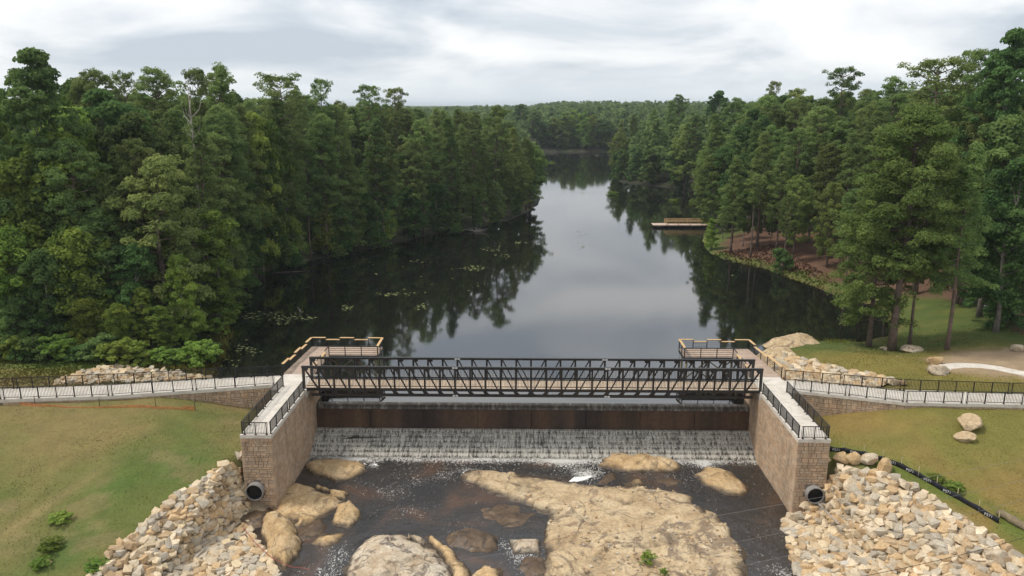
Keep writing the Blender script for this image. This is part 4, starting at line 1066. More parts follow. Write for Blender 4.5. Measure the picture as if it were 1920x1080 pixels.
rock_slab('bedrock', [(1424, 665), (1445, 650), (1485, 655), (1495, 668), (1470, 680), (1440, 680)], 0.6, 'cream_bedrock', 'pale bedrock shelf beside the right pier railing', 142, zpx=0.7, zw=0.7, edge=0.9, rough=0.25)
rock_slab('bedrock', [(1640, 680), (1680, 668), (1750, 688), (1735, 694), (1680, 690)], 0.12, 'cream_bedrock', 'flat rock outcrop nearly flush with the yellow grass on the right lawn', 143, zpx=1.7, zw=1.82, edge=0.5, rough=0.1)

# ------------------------------------------------------------------ trees
def diamonds(C, U, Vv):
    n = len(C); V = np.stack([C - U, C + Vv, C + U, C - Vv], 1).reshape(-1, 3)
    return V, np.arange(4 * n).reshape(n, 4)
def unit(a): return a / np.maximum(np.linalg.norm(a, axis=1, keepdims=True), 1e-9)
class Tree:
    def __init__(s, seed): s.r = np.random.default_rng(seed); s.C = []; s.U = []; s.V = []; s.T = []; s.tr = MB(); s.H = 1
    def puff(s, c, rad, n, size, needle=False, tone=0.5, low=-0.45):
        d = unit(s.r.normal(size=(int(n * 1.35), 3))); d = d[d[:, 2] > low][:n]; m = len(d)
        rr = (0.45 + 0.55 * s.r.random(m) ** 0.6)[:, None]
        P = c + d * np.asarray(rad) * rr
        if needle:
            nr = unit(d * 0.85 + s.r.normal(size=(m, 3)) * 0.5 + np.array([0, 0, 0.4])); U = unit(np.cross(nr, s.r.normal(size=(m, 3)))); V = np.cross(nr, U); a = 0.5
        else:
            nr = unit(d * 0.9 + s.r.normal(size=(m, 3)) * 0.6 + np.array([0, 0, 0.45])); U = unit(np.cross(nr, s.r.normal(size=(m, 3)))); V = np.cross(nr, U); a = 0.72
        sz = size * s.r.uniform(0.7, 1.3, m)[:, None]
        s.C.append(P); s.U.append(U * sz); s.V.append(V * sz * a)
        s.T.append(np.clip(tone + s.r.normal(0, 0.16, m), 0, 1))
    def finish(s, name, bark, leaf):
        C, U, V, T = (np.concatenate(q) for q in (s.C, s.U, s.V, s.T)); s.arr = (C, U, V, T)
        vv, ff = diamonds(C, U, V)
        o = np_mesh('crown', vv, ff, leaf, face_attrs={'tone': T}); s.crown = o.data; bpy.data.objects.remove(o)
        s.trunk = s.tr.mesh('trunk', bark); s.trunk.polygons.foreach_set('use_smooth', np.ones(len(s.trunk.polygons), bool))
        s.name = name; return s
def sway(r, H, n=8, amp=0.25):
    ph = r.uniform(0, 6.28, 2); return [(amp * math.sin(ph[0] + i * 0.7) * i / n, amp * math.sin(ph[1] + i * 0.6) * i / n, H * i / n) for i in range(n + 1)]
def at_h(pts, z):
    for a, b in zip(pts, pts[1:]):
        if a[2] <= z <= b[2]:
            t = (z - a[2]) / (b[2] - a[2] + 1e-9); return np.array(a) * (1 - t) + np.array(b) * t
    return np.array(pts[-1])
def make_pine(seed, H=26, cb=0.42, R=4.0, nb=48, prof='round', np_=85, trunk_r=0.30, pr=0.74, size=0.155, leaf='pine_needles', name='pine_tree'):
    s = Tree(seed); r = s.r; s.H = H; pts = sway(r, H * 0.985, 9, 0.35)
    s.tr.tube([(x, y, z - (0.6 if i == 0 else 0)) for i, (x, y, z) in enumerate(pts)], [trunk_r * (1.35 if i == 0 else 1) * (1 - 0.88 * i / 9) for i in range(10)], 8)
    for i in range(nb):
        t = (i + r.random()) / nb; z = H * (cb + (0.985 - cb) * t); az = i * 2.399 + r.normal() * 0.35
        if prof == 'round': Lb = R * (0.45 + 0.55 * math.sin(math.pi * min(1, 0.12 + t * 0.8))) * (1 - t ** 4.5) ** 0.6 + 0.35
        elif prof == 'flat': Lb = R * (0.45 + 0.55 * t) * (1 - t ** 5) ** 0.5 + 0.3
        else: Lb = R * (1 - t) ** 0.75 + 0.35
        Lb *= r.uniform(0.65, 1.15); el = r.uniform(0.05, 0.35) + 0.35 * t - (0.25 if t < 0.3 else 0)
        p0 = at_h(pts, z); d = np.array([math.cos(az) * math.cos(el), math.sin(az) * math.cos(el), math.sin(el)])
        tip = p0 + d * Lb; midp = p0 + d * Lb * 0.5 + np.array([0, 0, -0.06 * Lb])
        s.tr.tube([p0, midp, tip], [0.05 + 0.012 * Lb, 0.045, 0.02], 4, cap=False)
        tone = np.clip(0.42 + r.normal(0, 0.16), 0.05, 0.95)
        k = 2 + int(Lb / 0.85)
        for j in range(k):
            f = 0.5 + 0.5 * ((j + r.random() * 0.7) / k) ** 0.7; c = p0 + d * Lb * f + r.normal(size=3) * np.array([0.5, 0.5, 0.26]) * (0.35 + 0.22 * Lb)
            q = pr * r.uniform(0.6, 1.25); s.puff(c, (q, q, q * 0.72), int(np_ * r.uniform(0.7, 1.2)), size, True, tone + r.normal(0, 0.1))
    s.puff(np.array(pts[-1]), (0.7, 0.7, 0.8), np_, size, True, 0.6)
    for i in range(5):                                    # dead stubs below the crown
        z = H * cb * r.uniform(0.55, 0.98); az = r.uniform(0, 6.28); p0 = at_h(pts, z); l = r.uniform(0.6, 1.8)
        s.tr.tube([p0, p0 + np.array([math.cos(az) * l, math.sin(az) * l, r.uniform(-.2, .4)])], [0.04, 0.015], 4, cap=False)
    return s.finish(name, 'pine_bark', leaf)
def make_broad(seed, H=20, cb=0.25, R=4.5, lobes=16, per=11, np_=95, size=0.19, leaf='dark_leaves', name='broadleaf_tree', trunk_r=0.28, pr=1.0, lean=0.0, droop=0.0, top=0.55):
    s = Tree(seed); r = s.r; s.H = H; pts = sway(r, H * 0.8, 7, 0.5)
    s.tr.tube([(x, y, z - (0.6 if i == 0 else 0)) for i, (x, y, z) in enumerate(pts)], [trunk_r * (1.4 if i == 0 else 1) * (1 - 0.85 * i / 7) for i in range(8)], 7)
    for i in range(lobes):
        t = (i + r.random()) / lobes; z = H * (cb + (1 - cb) * t); az = i * 2.399 + r.normal() * 0.4
        w = R * (math.sin(math.pi * min(1, 0.22 + 0.78 * t)) ** top); off = w * r.uniform(0.25, 0.68) * (1 if t < 0.92 else 0.3)
        lr = min(w * 0.62, R * 0.5) * r.uniform(0.75, 1.15) + 0.35
        p0 = at_h(pts, min(z * 0.85, H * 0.78)); c = np.array([p0[0] + math.cos(az) * off + lean * t, p0[1] + math.sin(az) * off, min(z, H - lr * 0.75)])
        s.tr.tube([p0, (p0 + c) / 2 + np.array([0, 0, 0.2]), c], [0.08, 0.05, 0.02], 4, cap=False)
        tone = np.clip(0.42 + r.normal(0, 0.17), 0.05, 0.95)
        for j in range(per):
            d = unit(r.normal(size=(1, 3)))[0]; d[2] = d[2] if d[2] > -0.5 else -d[2]
            q = pr * r.uniform(0.5, 1.0); cc = c + d * np.array([lr, lr, lr * 0.75]) * r.uniform(0.55, 1.0)
            cc[2] = min(cc[2], H - q * 0.4)
            if droop: cc[2] -= droop * r.random() ** 2 * 2.0
            s.puff(cc, (q, q, q * (0.7 + droop * 0.5)), int(np_ * r.uniform(0.6, 1.2)), size, False, tone + r.normal(0, 0.1), low=-0.6)
    return s.finish(name, 'grey_bark', leaf)

PROTO = {
    'pine': [make_pine(1, 26, 0.38, 3.7, 56), make_pine(2, 25, 0.30, 3.5, 60, 'cone'), make_pine(3, 27, 0.46, 3.9, 50), make_pine(4, 24, 0.30, 3.3, 60, 'cone'), make_pine(25, 26, 0.42, 3.6, 52)],
    'youngpine': [make_pine(5, 16, 0.10, 3.0, 52, 'cone', 105), make_pine(6, 15, 0.06, 3.2, 52, 'round', 105)],
    'flatpine': [make_pine(7, 28, 0.62, 4.2, 30, 'flat', 80, pr=0.75), make_pine(8, 27, 0.66, 3.4, 28, 'flat', 80, pr=0.7)],
    'hero': [make_pine(9, 27, 0.34, 5.2, 95, 'round', 120, 0.42, 0.88, 0.15, 'bright_needles')],
    'lowpine': [make_pine(10, 20, 0.16, 4.6, 70, 'round', 100, 0.30, 0.85, 0.155, 'bright_needles')],
    'broad': [make_broad(11, 20, 0.22, 4.6), make_broad(12, 21, 0.28, 4.2, 18), make_broad(13, 18, 0.18, 4.8, 17)],
    'bigbroad': [make_broad(14, 30, 0.20, 5.6, 26, 14, 100, 0.20, trunk_r=0.4)],
    'fresh': [make_broad(15, 16, 0.10, 4.0, 17, 11, 95, 0.18, 'fresh_leaves'), make_broad(16, 15, 0.06, 3.6, 16, 11, 95, 0.18, 'fresh_leaves')],
    'edge': [make_broad(17, 13, 0.02, 3.8, 20, 11, 95, 0.175, 'dark_leaves', top=0.35), make_broad(18, 14, 0.03, 3.5, 20, 11, 95, 0.175, 'dark_leaves', top=0.35)],
    'vine': [make_broad(19, 14, 0.02, 3.3, 22, 12, 95, 0.16, 'vine_leaves', droop=0.5, top=0.3), make_broad(20, 12, 0.02, 3.6, 20, 12, 95, 0.16, 'vine_leaves', droop=0.6, top=0.3)],
    'shrub': [make_broad(21, 3.0, 0.02, 1.6, 10, 7, 60, 0.13, 'fresh_leaves', 'shrub', 0.06, 0.5, top=0.4), make_broad(22, 2.6, 0.02, 1.7, 10, 7, 60, 0.13, 'dark_leaves', 'shrub', 0.06, 0.5, top=0.4)],
}
WIDE = {'pine': 3.3, 'youngpine': 2.8, 'flatpine': 3.4, 'hero': 5.0, 'lowpine': 4.4, 'broad': 4.2, 'bigbroad': 5.4, 'fresh': 3.6, 'edge': 3.4, 'vine': 3.2, 'shrub': 1.6}
NOUN = {'pine': 'pine', 'youngpine': 'young pine', 'flatpine': 'flat-topped pine', 'hero': 'pine', 'lowpine': 'bushy pine', 'broad': 'broadleaf tree', 'bigbroad': 'huge tree',
        'fresh': 'bright leafy tree', 'edge': 'dense dark tree', 'vine': 'vine-draped tree', 'shrub': 'shrub'}
TREES = []        # (kind, x, y, ztop, width factor, label or None)
def T(kind, qx, qtop, Y, w=1.0, label=None, base=None):
    P = ony(qx, qtop, Y); TREES.append([kind, P[0], Y, P[2], w, label])
def TB(kind, qx, qbase, zg, qtop, w=1.0, label=None):
    P = onz(qx, qbase, zg); q = ony(qx, qtop, P[1]); TREES.append([kind, P[0], P[1], q[2], w, label])
# left bank, against the sky
T('bigbroad', 55, 95, 90, 1.0, 'huge dark tree towering against the sky at the left edge')
T('pine', 170, 132, 116, 1.0, 'tall tree on the skyline just right of the huge left tree')
T('flatpine', 232, 143, 128, 0.7, 'thin see-through pine top on the left skyline')
T('pine', 292, 130, 124, 1.1, 'broad pine top on the skyline left of the bare dead tree')
T('flatpine', 366, 134, 126, 0.75, 'narrow pine on the skyline right above the bare dead tree')
T('flatpine', 407, 140, 134, 0.8, 'small round pine top left of the tallest left skyline pine')
T('pine', 450, 124, 122, 1.0, 'tallest clumpy skyline pine near the middle of the left bank')
T('flatpine', 535, 146, 140, 1.25, 'wide dark pine top on the skyline above the left pier')
T('flatpine', 600, 152, 150, 0.62, 'slim spiky pine top on the skyline right of the wide dark pine')
T('flatpine', 688, 163, 172, 0.85, 'open flat pine crown on the skyline left of the last skyline pine')
T('flatpine', 742, 168, 182, 0.8, 'last pine against the sky before the horizon opens')
# left bank canopy
for a in [('fresh', 100, 250, 90, 1.3), ('broad', 190, 172, 104, 1.2), ('fresh', 130, 205, 98, 1.1), ('broad', 245, 215, 100, 1.1), ('pine', 245, 262, 92, 1.0), ('pine', 330, 207, 106, 1.15), ('pine', 425, 200, 116, 1.1), ('youngpine', 285, 300, 90, 1.2),
          ('pine', 490, 200, 128, 1.0), ('pine', 540, 185, 138, 1.0), ('pine', 395, 250, 108, 1.0), ('broad', 480, 240, 122, 0.9), ('vine', 575, 225, 136, .75), ('pine', 630, 200, 152, 1.0), ('pine', 655, 240, 146, .95), ('pine', 700, 225, 158, 1.0),
          ('pine', 740, 245, 160, .95), ('broad', 560, 260, 132, .9), ('pine', 800, 225, 172, .95), ('pine', 842, 222, 178, 1.0), ('pine', 780, 262, 168, .9), ('pine', 930, 198, 196, 1.15), ('pine', 885, 245, 184, .95), ('pine', 905, 262, 188, .9),
          ('pine', 965, 240, 204, 1.0), ('pine', 995, 258, 212, .95), ('lowpine', 1002, 268, 218, 1.05), ('lowpine', 980, 300, 206, .9), ('fresh', 505, 215, 132, .9), ('pine', 450, 215, 112, 1.0), ('pine', 365, 225, 100, 1.0),
          ('fresh', 20, 300, 86, 1.1), ('broad', 150, 150, 120, 1.1), ('fresh', 95, 175, 112, 1.0), ('pine', 600, 215, 146, 1.0), ('pine', 860, 205, 205, .9), ('pine', 760, 215, 185, .9), ('pine', 820, 205, 200, .9)]: T(*a)
# left bank, waterfront trees with leaves down to the ground
for a in [('vine', 130, 430, 84, 1.0), ('edge', 195, 392, 88, 1.15), ('fresh', 330, 478, 87, 0.85), ('fresh', 300, 410, 93, 1.0), ('fresh', 395, 398, 97, 1.05), ('vine', 40, 385, 87, 1.2), ('vine', 8, 430, 82, 1.1), ('edge', 70, 470, 81, .9),
          ('vine', 155, 560, 80.5, 1.1), ('fresh', 300, 575, 83, 1.3), ('edge', 245, 460, 86, 1.0), ('vine', 345, 540, 88, .9), ('edge', 420, 430, 106, 1.0), ('youngpine', 205, 330, 90, 1.25), ('pine', 130, 265, 88, 1.0), ('fresh', 265, 540, 84.5, 1.0), ('vine', 215, 570, 80.5, 1.1), ('edge', 20, 560, 79.5, 1.1),
          ('edge', 440, 360, 117, 1.0), ('edge', 480, 390, 126, .9), ('fresh', 545, 395, 137, 1.0), ('edge', 520, 330, 136, 1.0), ('fresh', 600, 375, 146, 1.05), ('edge', 575, 320, 146, .9), ('edge', 640, 385, 150, 1.0), ('edge', 690, 360, 157, 1.0), ('fresh', 735, 385, 161, .95), ('edge', 700, 320, 162, 1.0),
          ('edge', 770, 350, 168, 1.0), ('edge', 815, 345, 175, 1.0), ('edge', 850, 355, 178, .9), ('lowpine', 890, 330, 185, .95), ('edge', 925, 340, 190, 1.0), ('lowpine', 950, 320, 198, 1.0), ('edge', 900, 370, 183, .8), ('edge', 965, 350, 203, .9), ('youngpine', 760, 290, 170, 1.1), ('youngpine', 640, 300, 152, 1.1), ('pine', 520, 270, 131, .9), ('pine', 600, 265, 143, .9), ('pine', 850, 275, 182, .9), ('pine', 700, 270, 160, .9)]: T(*a)
# right bank, against the sky
T('pine', 1275, 178, 335, 1.1, 'round tree on the right skyline where the far woods begin')
T('broad', 1350, 172, 290, 1.0, 'dark round tree on the right skyline past the far bend')
T('flatpine', 1452, 155, 232, 0.65, 'thin leafy treetop poking above the right skyline')
T('pine', 1492, 167, 205, 1.15, 'wide low treetop on the right skyline left of the umbrella pine')
T('flatpine', 1585, 130, 168, 1.0, 'umbrella-shaped pine standing above the right skyline')
T('pine', 1680, 146, 150, 1.0, 'clumpy pine top on the skyline right of the umbrella pine')
T('flatpine', 1768, 115, 112, 1.25, 'tall pine with long bare trunk behind the big bright pine')
T('flatpine', 1832, 98, 122, 0.8, 'open pine top on the skyline left of the tallest right trees')
T('bigbroad', 1905, 58, 104, 0.85, 'tallest dark tree at the right edge of the picture')
T('pine', 1865, 120, 108, 1.0, 'dark pine beside the tallest tree at the right edge')
# right bank, near trees with bare trunks on the lawn
TB('hero', 1672, 652, 1.5, 205, 1.05, 'big bright green pine with straight brown trunk on the lawn')
TB('lowpine', 1630, 640, 1.3, 325, 1.0, 'pine with pale flared trunk left of the big bright pine')
TB('pine', 1706, 640, 1.6, 350, 0.95, 'slim grey-trunked pine right of the big bright pine')
TB('pine', 1775, 658, 1.7, 270, 0.85, 'thin leaning pine standing alone on the lawn right of the others')
for a in [('pine', 1435, 250, 150, 1.05), ('broad', 1400, 360, 152, .8), ('pine', 1470, 290, 146, .9), ('pine', 1335, 215, 190, 1.1), ('pine', 1385, 185, 215, 1.1), ('pine', 1300, 240, 208, 1.0), ('broad', 1340, 340, 172, .9), ('lowpine', 1330, 290, 185, 1.0), ('pine', 1420, 200, 190, 1.0), ('pine', 1500, 240, 152, 1.0),
          ('pine', 1540, 200, 160, 1.1), ('pine', 1560, 270, 140, 1.0), ('pine', 1620, 190, 160, 1.1), ('pine', 1600, 250, 135, 1.0), ('pine', 1720, 170, 140, 1.1), ('pine', 1650, 210, 140, 1.0), ('pine', 1820, 190, 112, 1.0), ('pine', 1845, 215, 105, 1.1), ('broad', 1890, 220, 98, 1.1), ('edge', 1905, 370, 93, 1.1), ('edge', 1880, 440, 104, .9), ('broad', 1915, 300, 90, 1.0), ('lowpine', 1840, 300, 104, .9), ('broad', 1860, 330, 112, 1.0),
          ('broad', 1530, 300, 150, .9), ('pine', 1700, 240, 128, 1.0), ('pine', 1775, 215, 125, 1.0), ('broad', 1690, 480, 114, .5), ('broad', 1450, 385, 151, .65), ('broad', 1545, 390, 137, .8), ('broad', 1360, 370, 163, .7), ('lowpine', 1500, 330, 142, .75), ('broad', 1425, 400, 157, .7), ('lowpine', 1565, 345, 131, .8), ('edge', 1485, 425, 147, .7), ('broad', 1605, 400, 127, .65)]: T(*a)
TB('fresh', 1310, 468, 0.3, 410, 1.0, 'small bushy tree on the right shore beside the wooden dock')
TB('shrub', 1467, 503, 0.8, 466, 0.9, 'round green shrub on the red pine straw by the right shore')
for a in [('lowpine', 1250, 232, 272, 1.0), ('pine', 1225, 205, 300, 1.0), ('pine', 1190, 215, 325, 1.0), ('pine', 1165, 225, 345, 1.0), ('lowpine', 1160, 250, 322, 1.0), ('edge', 1165, 280, 303, 1.1), ('edge', 1190, 275, 296, 1.0), ('edge', 1220, 280, 285, 1.1), ('edge', 1250, 285, 274, 1.0), ('edge', 1280, 290, 262, 1.0), ('pine', 1285, 215, 268, 1.0), ('lowpine', 1310, 250, 245, 1.0), ('pine', 1260, 190, 310, 1.0), ('lowpine', 1330, 270, 226, 1.0), ('edge', 1150, 285, 318, .9)]: T(*a)
# far bank closing the lake
for qx, top, k in [(1000, 205, 'pine'), (1022, 228, 'edge'), (1040, 222, 'fresh'), (1058, 212, 'fresh'), (1076, 208, 'fresh'), (1094, 212, 'fresh'), (1110, 216, 'fresh'), (1126, 222, 'broad'), (1140, 226, 'broad'), (1050, 238, 'edge'), (1082, 236, 'edge'), (1112, 240, 'edge'), (1135, 244, 'edge'), (978, 196, 'broad'), (1010, 215, 'broad')]: T(k, qx, top, 491 + random.uniform(-1, 12), 1.25 if k != 'edge' else 1.5)

occ = [(t[1], t[2]) for t in TREES]
def free(x, y, r): return all((x - a) ** 2 + (y - b) ** 2 > r * r for a, b in occ)
cand = []
for gy_ in np.arange(80, 245, 5.2):
    for gx_ in np.arange(-130, 150, 5.2):
        x, y = gx_ + rng.uniform(-1.9, 1.9), gy_ + rng.uniform(-1.9, 1.9)
        if x > 0 and (y < 92 or (x < 60 + (0 if y > 112 else 6) and y < 118)): continue
        if x < 0 and y < 86 and x > -52: continue
        cand.append((x, y))
ca = np.array(cand); dl = sdist(LAKE, ca[:, 0], ca[:, 1])
fill = []
for (x, y), d in zip(cand, dl):
    if d < 2.5: continue
    hz0 = hz_at(x, y)
    if x < 0: zt_ = (rng.uniform(21, 31) if d > 16 else rng.uniform(17, 24)) if y > 104 else rng.uniform(11, 17) + max(0, y - 90) * 0.35
    else: zt_ = rng.uniform(22, 31) + 0.05 * max(0, x - 60)
    if d < 8: zt_ = rng.uniform(12, 19)
    kind = rng.choice(['pine', 'pine', 'pine', 'broad', 'youngpine'] if x > 0 or y > 110 else ['vine', 'broad', 'fresh', 'fresh', 'pine'])
    if d < 8: kind = rng.choice(['edge', 'broad', 'youngpine'])
    if x > 0 and y < 172 and d < 34: kind = rng.choice(['pine', 'pine', 'flatpine'])
    fill.append([str(kind), x, y, zt_, 1.0, None])
# keep what the photograph can show: walk from front to back and skip trees wholly behind nearer ones
cover = np.full(260, 1080.0)
def cols(x, y, w, z):
    u, v, dd = px((x, y, z)); h = w * F_PX / dd; return u, v, int((u - h) // 8) + 10, int((u + h) // 8) + 10
for t in TREES:                       # keep the trunks on dry land
    while hz_at(t[1], t[2]) < 0.15 and abs(t[1]) < 150: t[1] += (0.6 if t[1] > 8 else -0.6)
allt = sorted([(t, True) for t in TREES] + [(t, False) for t in fill], key=lambda q: q[0][2])
final = []
for t, ex in allt:
    k, x, y, zt_, w, lab = t
    u, v, c0, c1 = cols(x, y, WIDE[k] * w, zt_)
    c0, c1 = max(c0, 0), min(c1, 259)
    if c1 < 8 or c0 > 252 or c1 < c0: continue
    if not ex:
        if (cover[c0:c1 + 1] > v + 9).mean() < 0.4 or not free(x, y, 4.3): continue
        vm = np.interp(u, [0, 450, 620, 800, 1000, 1240, 1400, 1500, 1750, 1920], [150, 155, 178, 205, 215, 192, 182, 172, 138, 105])
        if v < vm: v = vm + rng.uniform(0, 22); t[3] = zt_ = ony(u, v, y)[2]
        occ.append((x, y))
    final.append(t)
    m = max(1, (c1 - c0) // 4); bot = v + 0.22 * (px((x, y, hz_at(x, y)))[1] - v)
    cover[c0 + m:c1 + 1 - m] = np.minimum(cover[c0 + m:c1 + 1 - m], bot)
print('TREES', len(final), 'explicit', sum(1 for t in final if t in TREES))

# labels: prominent trees by hand, the others by wood, row and order from the left
def zone(x, y):
    u = px((x, y, 15))[0]
    if y > 440: return 'on the far bank', 0
    if x < 8 and y < 260:
        for lim, nm in ((150, 'behind the left path end'), (300, 'behind the left stone pile'), (450, 'behind the left shore bend'), (600, 'behind the left pier'), (780, 'on the shore past left pier'), (1100, 'on the left shore point')):
            if u < lim: return nm, 0
    for lim, nm in ((1240, 'at the narrows, right shore'), (1330, 'behind the wooden dock'), (1480, 'by the red straw clearing'), (1620, 'left of the big bright pine'), (1760, 'behind the big bright pine'), (2200, 'at the right edge')):
        if u < lim: return nm, 0
    return 'at the right edge', 0
ORD = ['leftmost', 'second', 'third', 'fourth', 'fifth', 'sixth', 'seventh', 'eighth', 'ninth', 'tenth', 'eleventh', 'twelfth', 'thirteenth', 'fourteenth', 'fifteenth', 'sixteenth', 'seventeenth', 'eighteenth', 'nineteenth', 'twentieth', 'twenty-first', 'twenty-second', 'twenty-third', 'twenty-fourth', 'twenty-fifth', 'twenty-sixth', 'twenty-seventh', 'twenty-eighth']
bins = {}
for t in final:
    if t[5] is None:
        zn = zone(t[1], t[2])[0]; d = float(sdist(LAKE, np.array([t[1]]), np.array([t[2]]))[0])
        row = 'front row' if d < 9 else ('middle rows' if d < 24 else 'back rows')
        bins.setdefault((NOUN[t[0]], zn, row), []).append(t)
for (nn, zn, row), ts in bins.items():
    ts.sort(key=lambda t: px((t[1], t[2], t[3]))[0])
    for i, t in enumerate(ts):
        o_ = '' if len(ts) == 1 else (ORD[i] + (' from left' if i else '') if i < 28 else 'rightmost')
        t[5] = (f'{o_} {nn} in the {row} {zn}' if o_ else f'only {nn} in the {row} {zn}')
for t in final:
    if len(t[5].split()) > 16: print('LONG', t[5])
def place_tree(t, i):
    k, x, y, zt_, w, lab = t
    pr0 = PROTO[k][i % len(PROTO[k])]; zg = max(hz_at(x, y), 0.0) - 0.05; H = zt_ - zg; s = H / pr0.H
    r = empty(pr0.name, (x, y, zg), random.uniform(0, 6.28)); wx = w * min(s, 1.0 + 0.5 * (s - 1) if s > 1 else s ** 0.75)
    r.scale = (wx, wx, s)
    for nm, me in (('trunk', pr0.trunk), ('crown', pr0.crown)):
        c = bpy.data.objects.new(nm, me); link(c, r)
    side = 'far bank' if y > 440 else ('left bank' if x < 8 else 'right bank')
    tag(r, lab, 'shrub' if k == 'shrub' else ('pine' if 'pine' in NOUN[k] else 'tree'), 'woods on the ' + side)
    return r
for i, t in enumerate(final): place_tree(t, i)

# bare dead tree
def snag(qx, qtop, Y):
    P = ony(qx, qtop, Y); zg = hz_at(P[0], Y); H = P[2] - zg; t = empty('dead_tree', (P[0], Y, zg)); tag(t, 'bare pale dead tree rising from the canopy of the left woods', 'dead tree')
    MB().tube([(0, 0, -.3), (0.1, 0, H * 0.5), (0.2, 0.1, H * 0.8), (0.1, 0, H)], [0.22, 0.17, 0.11, 0.03], 7).build('trunk', 'dead_wood', t, smooth=True)
    R = random.Random(3)
    for i in range(11):
        z = H * R.uniform(0.74, 0.95); a = i * 2.4; l = R.uniform(0.8, 2.4)
        MB().tube([(0.15, 0, z), (0.15 + math.cos(a) * l * .5, math.sin(a) * l * .5, z + l * .5), (0.15 + math.cos(a) * l * .7, math.sin(a) * l * .7, z + l * 1.2)], [0.07, 0.045, 0.015], 5).build('branch', 'dead_wood', t)
snag(350, 163, 99)

# low shrubs along the foot of the woods and on the slopes
def shrub_at(x, y, h, label, kind=0, w=1.0, group=None):
    pr0 = PROTO['shrub'][kind]; r = empty('shrub', (x, y, (max(hz_at(x, y), 0) if y > 72 else hz_at(x, y)) - 0.03), random.uniform(0, 6)); s = h / pr0.H; r.scale = (s * w, s * w, s)
    for nm, me in (('stems', pr0.trunk), ('foliage', pr0.crown)): link(bpy.data.objects.new(nm, me), r)
    tag(r, label, 'shrub', group); return r
for i in range(17):
    u = 4 + i * 24; P = onz(u + random.uniform(-6, 6), 686 - max(0, u - 250) * 0.14 + random.uniform(-6, 5), 1.6)
    shrub_at(P[0], P[1] + 0.8, random.uniform(1.5, 2.8), f'{ORD[i]} low shrub' + (' from left' if i else '') + ' along the foot of the left woods', random.random() < 0.4, 1.25, 'shrubs at the foot of the left woods')
for i, (qx, qy, h, k) in enumerate([(430, 602, 2.6, 0), (415, 632, 2.0, 0), (440, 575, 2.8, 1), (470, 540, 2.5, 1), (560, 500, 2.4, 1), (640, 482, 2.4, 1), (720, 464, 2.5, 1), (860, 437, 2.4, 1)]):
    P = onz(qx, qy, 0.2); shrub_at(P[0] - 0.8, P[1] + 0.5, h, f'{ORD[i]}' + (' from left of the' if i else ' of the') + ' waterside shrubs on the left shore', k, 1.3, 'waterside shrubs on the left shore')
for (qx, qy, zg, h, k, w, lab) in [(95, 1030, -2.2, 0.75, 0, 1.9, 'green weed bush in the bottom left grass'), (75, 1062, -2.6, 0.6, 0, 1.8, 'small yellow-green bush at the bottom left'), (178, 1068, -2.6, 0.7, 0, 2.0, 'low green weeds beside the left riprap at the bottom edge'),
                                  (112, 975, -1.6, 0.6, 0, 2.4, 'low green weed clump in the left slope above the dark bush'), (1213, 1052, -3.6, 0.8, 0, 1.2, 'bright green weed clump growing on the big cream slab'), (1246, 1074, -3.6, 0.45, 0, 1.2, 'smaller green weed clump on the cream slab near the bottom edge'),
                                  (1790, 925, -0.9, 0.55, 0, 2.2, 'bright weeds at the foot of the silt fence'), (1752, 912, -0.8, 0.4, 0, 2.6, 'low weeds in front of the silt fence, left of the bright ones')]:
    P = onz(qx, qy, zg); o = shrub_at(P[0], P[1], h, lab, k, w)
    if 'slab' in lab: o.location.z = -3.75

